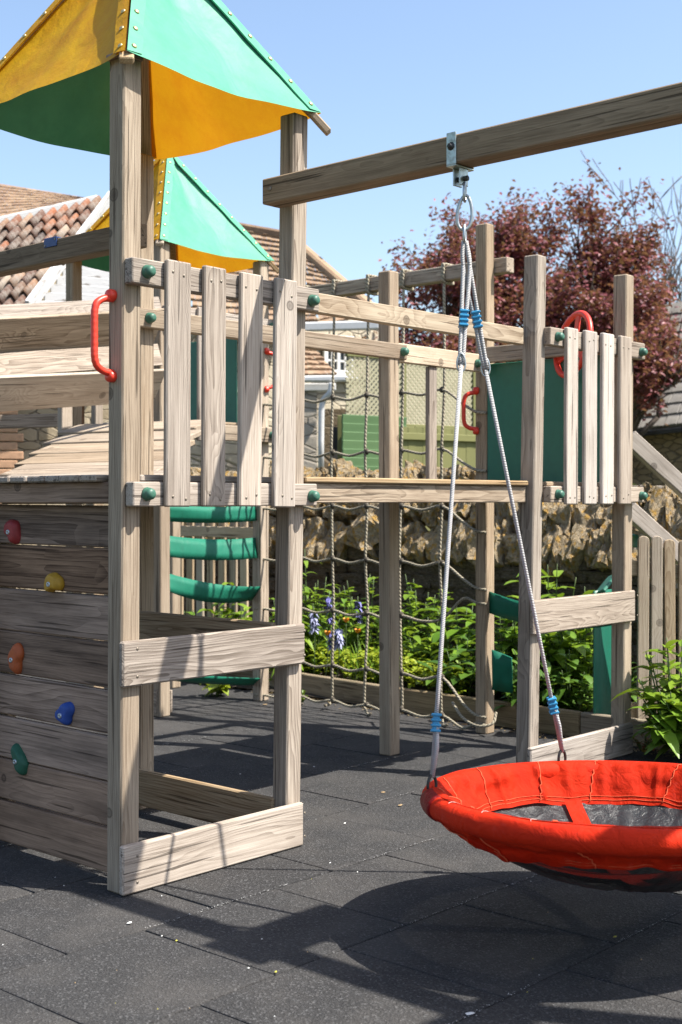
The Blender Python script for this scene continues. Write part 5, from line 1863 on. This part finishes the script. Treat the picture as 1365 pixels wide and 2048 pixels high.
    p0, p1 = W(1100, 992, 12.25), W(1500, 992, 12.25)
    plank('rail', p0, p1, (0, 0, 1), 0.07, 0.03, WOOD, t)
garden_back()

def barn():
    t = thing('stone_barn', 'dark stone barn with grey stone-slate roof at the right edge', 'building', tuple(cw(6.0, 21)))
    e0, e1 = W(1225, 862, 20.5), W(1560, 826, 19.0)
    up = cw(0.0, 2.6, 2.1)
    # slates as separate pieces in courses
    rf = quad('roof', [e0 - Vector((0, 0, .08)), e1 - Vector((0, 0, .08)), e1 + up - Vector((0, 0, .08)), e0 + up - Vector((0, 0, .08))], SLATE, t, 0.04)
    rows, cols = 12, 13
    ex = (e1 - e0)
    nrm = ex.cross(up).normalized()
    if nrm.z < 0: nrm = -nrm
    mes = []
    for s in range(4):
        mes.append(bevel_box_mesh('slate', ex.length / cols * (0.96 + 0.0 * s), up.length / rows * 1.22, 0.028, 0.006, SLATE, 1, 0.006))
    for r in range(rows):
        for c in range(cols):
            o = e0 + ex * ((c + (0.5 if r % 2 else 0.1)) / cols) + up * ((r + 0.5) / rows) + nrm * 0.012
            m = frame(ex, up + nrm * -0.12 * 0, o) @ Matrix.Rotation(-0.10, 4, 'X')
            inst('slate', mes[random.randrange(4)], m, rf)
    a, b = W(1225, 870, 20.9), W(1560, 870, 19.4)
    quad('wall', [(a.x, a.y, 0), (b.x, b.y, 0), (b.x, b.y, 2.62), (a.x, a.y, 2.42)], BARNSTONE, t, 0.2)
    plank('eaves_board', e0 - Vector((0, 0, .10)), e1 - Vector((0, 0, .10)), (0, 0, 1), 0.06, 0.12, BLACKP, t)
barn()

# ------------------------------------------------------------------ trees
BARK = NT('bark')
def _bark():
    t = BARK
    oc = t.n('TexCoord').outputs['Object']
    n1 = t.noise(t.vm('MULTIPLY', oc, (9, 9, 2)), 1.0, 6.0, 0.7)
    t.bsdf(Base_Color=t.ramp(n1, [(0.3, (0.035, 0.026, 0.02)), (0.7, (0.12, 0.09, 0.07))]), Roughness=0.95, Normal=t.bump(n1, 0.8, 0.03))
    return t.mat
BARK = _bark()
TWIG = plastic('grey_twig', (0.20, 0.16, 0.14), 0.9, 0.3)
REDLEAF = leaf_mat('copper_leaf', (0.15, 0.032, 0.052), (0.38, 0.10, 0.105), 0.32, 0.5)

def grow(p, d, L, r, depth_, rs, out, tips, spread=0.5, lift=0.15, minr=0.004):
    n = 4
    pts = [p.copy()]
    dd = d.normalized()
    for k in range(n):
        dd = (dd + Vector((rs.gauss(0, .13), rs.gauss(0, .13), rs.gauss(0, .10) + lift * 0.25))).normalized()
        pts.append(pts[-1] + dd * L / n)
    out.append((pts, [max(minr, r * (1 - 0.45 * i / n)) for i in range(n + 1)], depth_))
    if depth_ == 0:
        tips.append((pts[-1], dd))
        tips.append((pts[2], dd))
        return
    kids = 3 if depth_ > 1 else 4
    for k in range(kids):
        f = rs.choice([2, 3, 4, 4])
        az = rs.uniform(0, 6.283)
        s = Vector((math.cos(az), math.sin(az), rs.uniform(-.3, .5)))
        nd = (dd + s * spread * rs.uniform(0.7, 1.5)).normalized()
        grow(pts[f], nd, L * rs.uniform(0.62, 0.82), r * 0.55, depth_ - 1, rs, out, tips, spread, lift, minr)

def red_tree():
    rs = random.Random(5)
    b = W(1180, 1000, 21.0); b.z = 0
    t = thing('copper_tree', 'copper-red leaved tree rising behind the right tower', 'tree', tuple(b))
    out, tips = [], []
    grow(b, Vector((0, 0, 1)), 1.9, 0.17, 0, rs, out, [])
    trunk_top = out[0][0][-1]
    out2, tips = [], []
    for az, el, L in ((0.2, 0.9, 1.9), (1.5, 1.1, 1.9), (2.6, 0.7, 1.9), (3.6, 0.6, 2.0), (4.6, 0.9, 1.7), (5.5, 0.6, 1.7), (3.0, 1.4, 2.1), (0.8, 0.45, 1.6), (1.9, 0.8, 1.8), (3.3, 1.0, 2.1), (4.2, 1.25, 2.0), (5.0, 0.35, 1.5), (2.9, 0.3, 1.7)):
        dv = cw(math.cos(az) * math.cos(el), math.sin(az) * math.cos(el) * .8, math.sin(el))
        grow(trunk_top - Vector((0, 0, rs.uniform(0, .6))), dv, L * 0.92, 0.075, 3, rs, out2, tips, 0.55, 0.18)
    multi_tube('trunk', [(p, r) for p, r, _ in out], BARK, t, 10)
    multi_tube('branches', [(p, r) for p, r, _ in out2], BARK, t, 5)
    V, F = [], []
    for (p, d) in tips:
        q = p - b
        for k in range(110):
            s = p + Vector((rs.gauss(0, .15), rs.gauss(0, .15), rs.gauss(0, .13)))
            if noise.noise(s * 1.9) < -0.20: continue
            if (SA * s.x - CA * s.y) / depth(s.x, s.y) > 0.250 + 0.03 * noise.noise(s * 2.7): continue
            az = rs.uniform(0, 6.28)
            el = rs.uniform(-.6, .9)
            add_leaf(V, F, s, (math.cos(az) * math.cos(el), math.sin(az) * math.cos(el), math.sin(el)), Vector((rs.uniform(-1, 1), rs.uniform(-1, 1), 1)), rs.uniform(.06, .10), rs.uniform(.04, .06), .3, .2, 2)
    mesh_obj('crown', V, F, REDLEAF, t)
    print('red tips', len(tips), 'leaf faces', len(F))
red_tree()

def bare_tree():
    rs = random.Random(12)
    b = W(1440, 1000, 25.0); b.z = 0
    t = thing('bare_tree', 'bare grey twiggy tree at the right edge behind the copper tree', 'tree', tuple(b))
    out, tips = [], []
    top = b + Vector((0, 0, 2.6))
    tr = [([b, b + Vector((0.05, 0, 1.3)), top], [0.16, 0.13, 0.11])]
    for az, el, L in ((2.9, 0.75, 1.9), (0.3, 0.8, 1.9), (1.7, 1.2, 2.0), (4.5, 1.0, 1.8), (3.3, 1.25, 2.1), (5.6, .7, 1.8)):
        grow(top - Vector((0, 0, rs.uniform(0, .5))), cw(math.cos(az) * math.cos(el), math.sin(az) * math.cos(el), math.sin(el)), L * 0.98, 0.07, 4, rs, out, tips, 0.42, 0.25, 0.008)
    multi_tube('trunk', tr, BARK, t, 10)
    multi_tube('branches', [(p, r) for p, r, q in out if q >= 2], TWIG, t, 5)
    multi_tube('twigs', [(p, r) for p, r, q in out if q < 2], TWIG, t, 3)
bare_tree()

def shrubs():
    rs = random.Random(31)
    for px, d, h, sp, mat, lab in ((1250, 13.0, 1.75, 0.7, LEAF_C, 'dark evergreen shrub in front of the barn wall'),
                                   (455, 12.2, 1.72, 0.35, LEAF_A, 'bright shrub seen through the gate slats')):
        p = cw((px - CX) / FPX * d, d)
        plant('shrub', lab, 'shrub', (p.x, p.y, 0), h, sp, 34, 16, 0.12, 0.06, mat, rs, None, 'bush', 0.3)
shrubs()
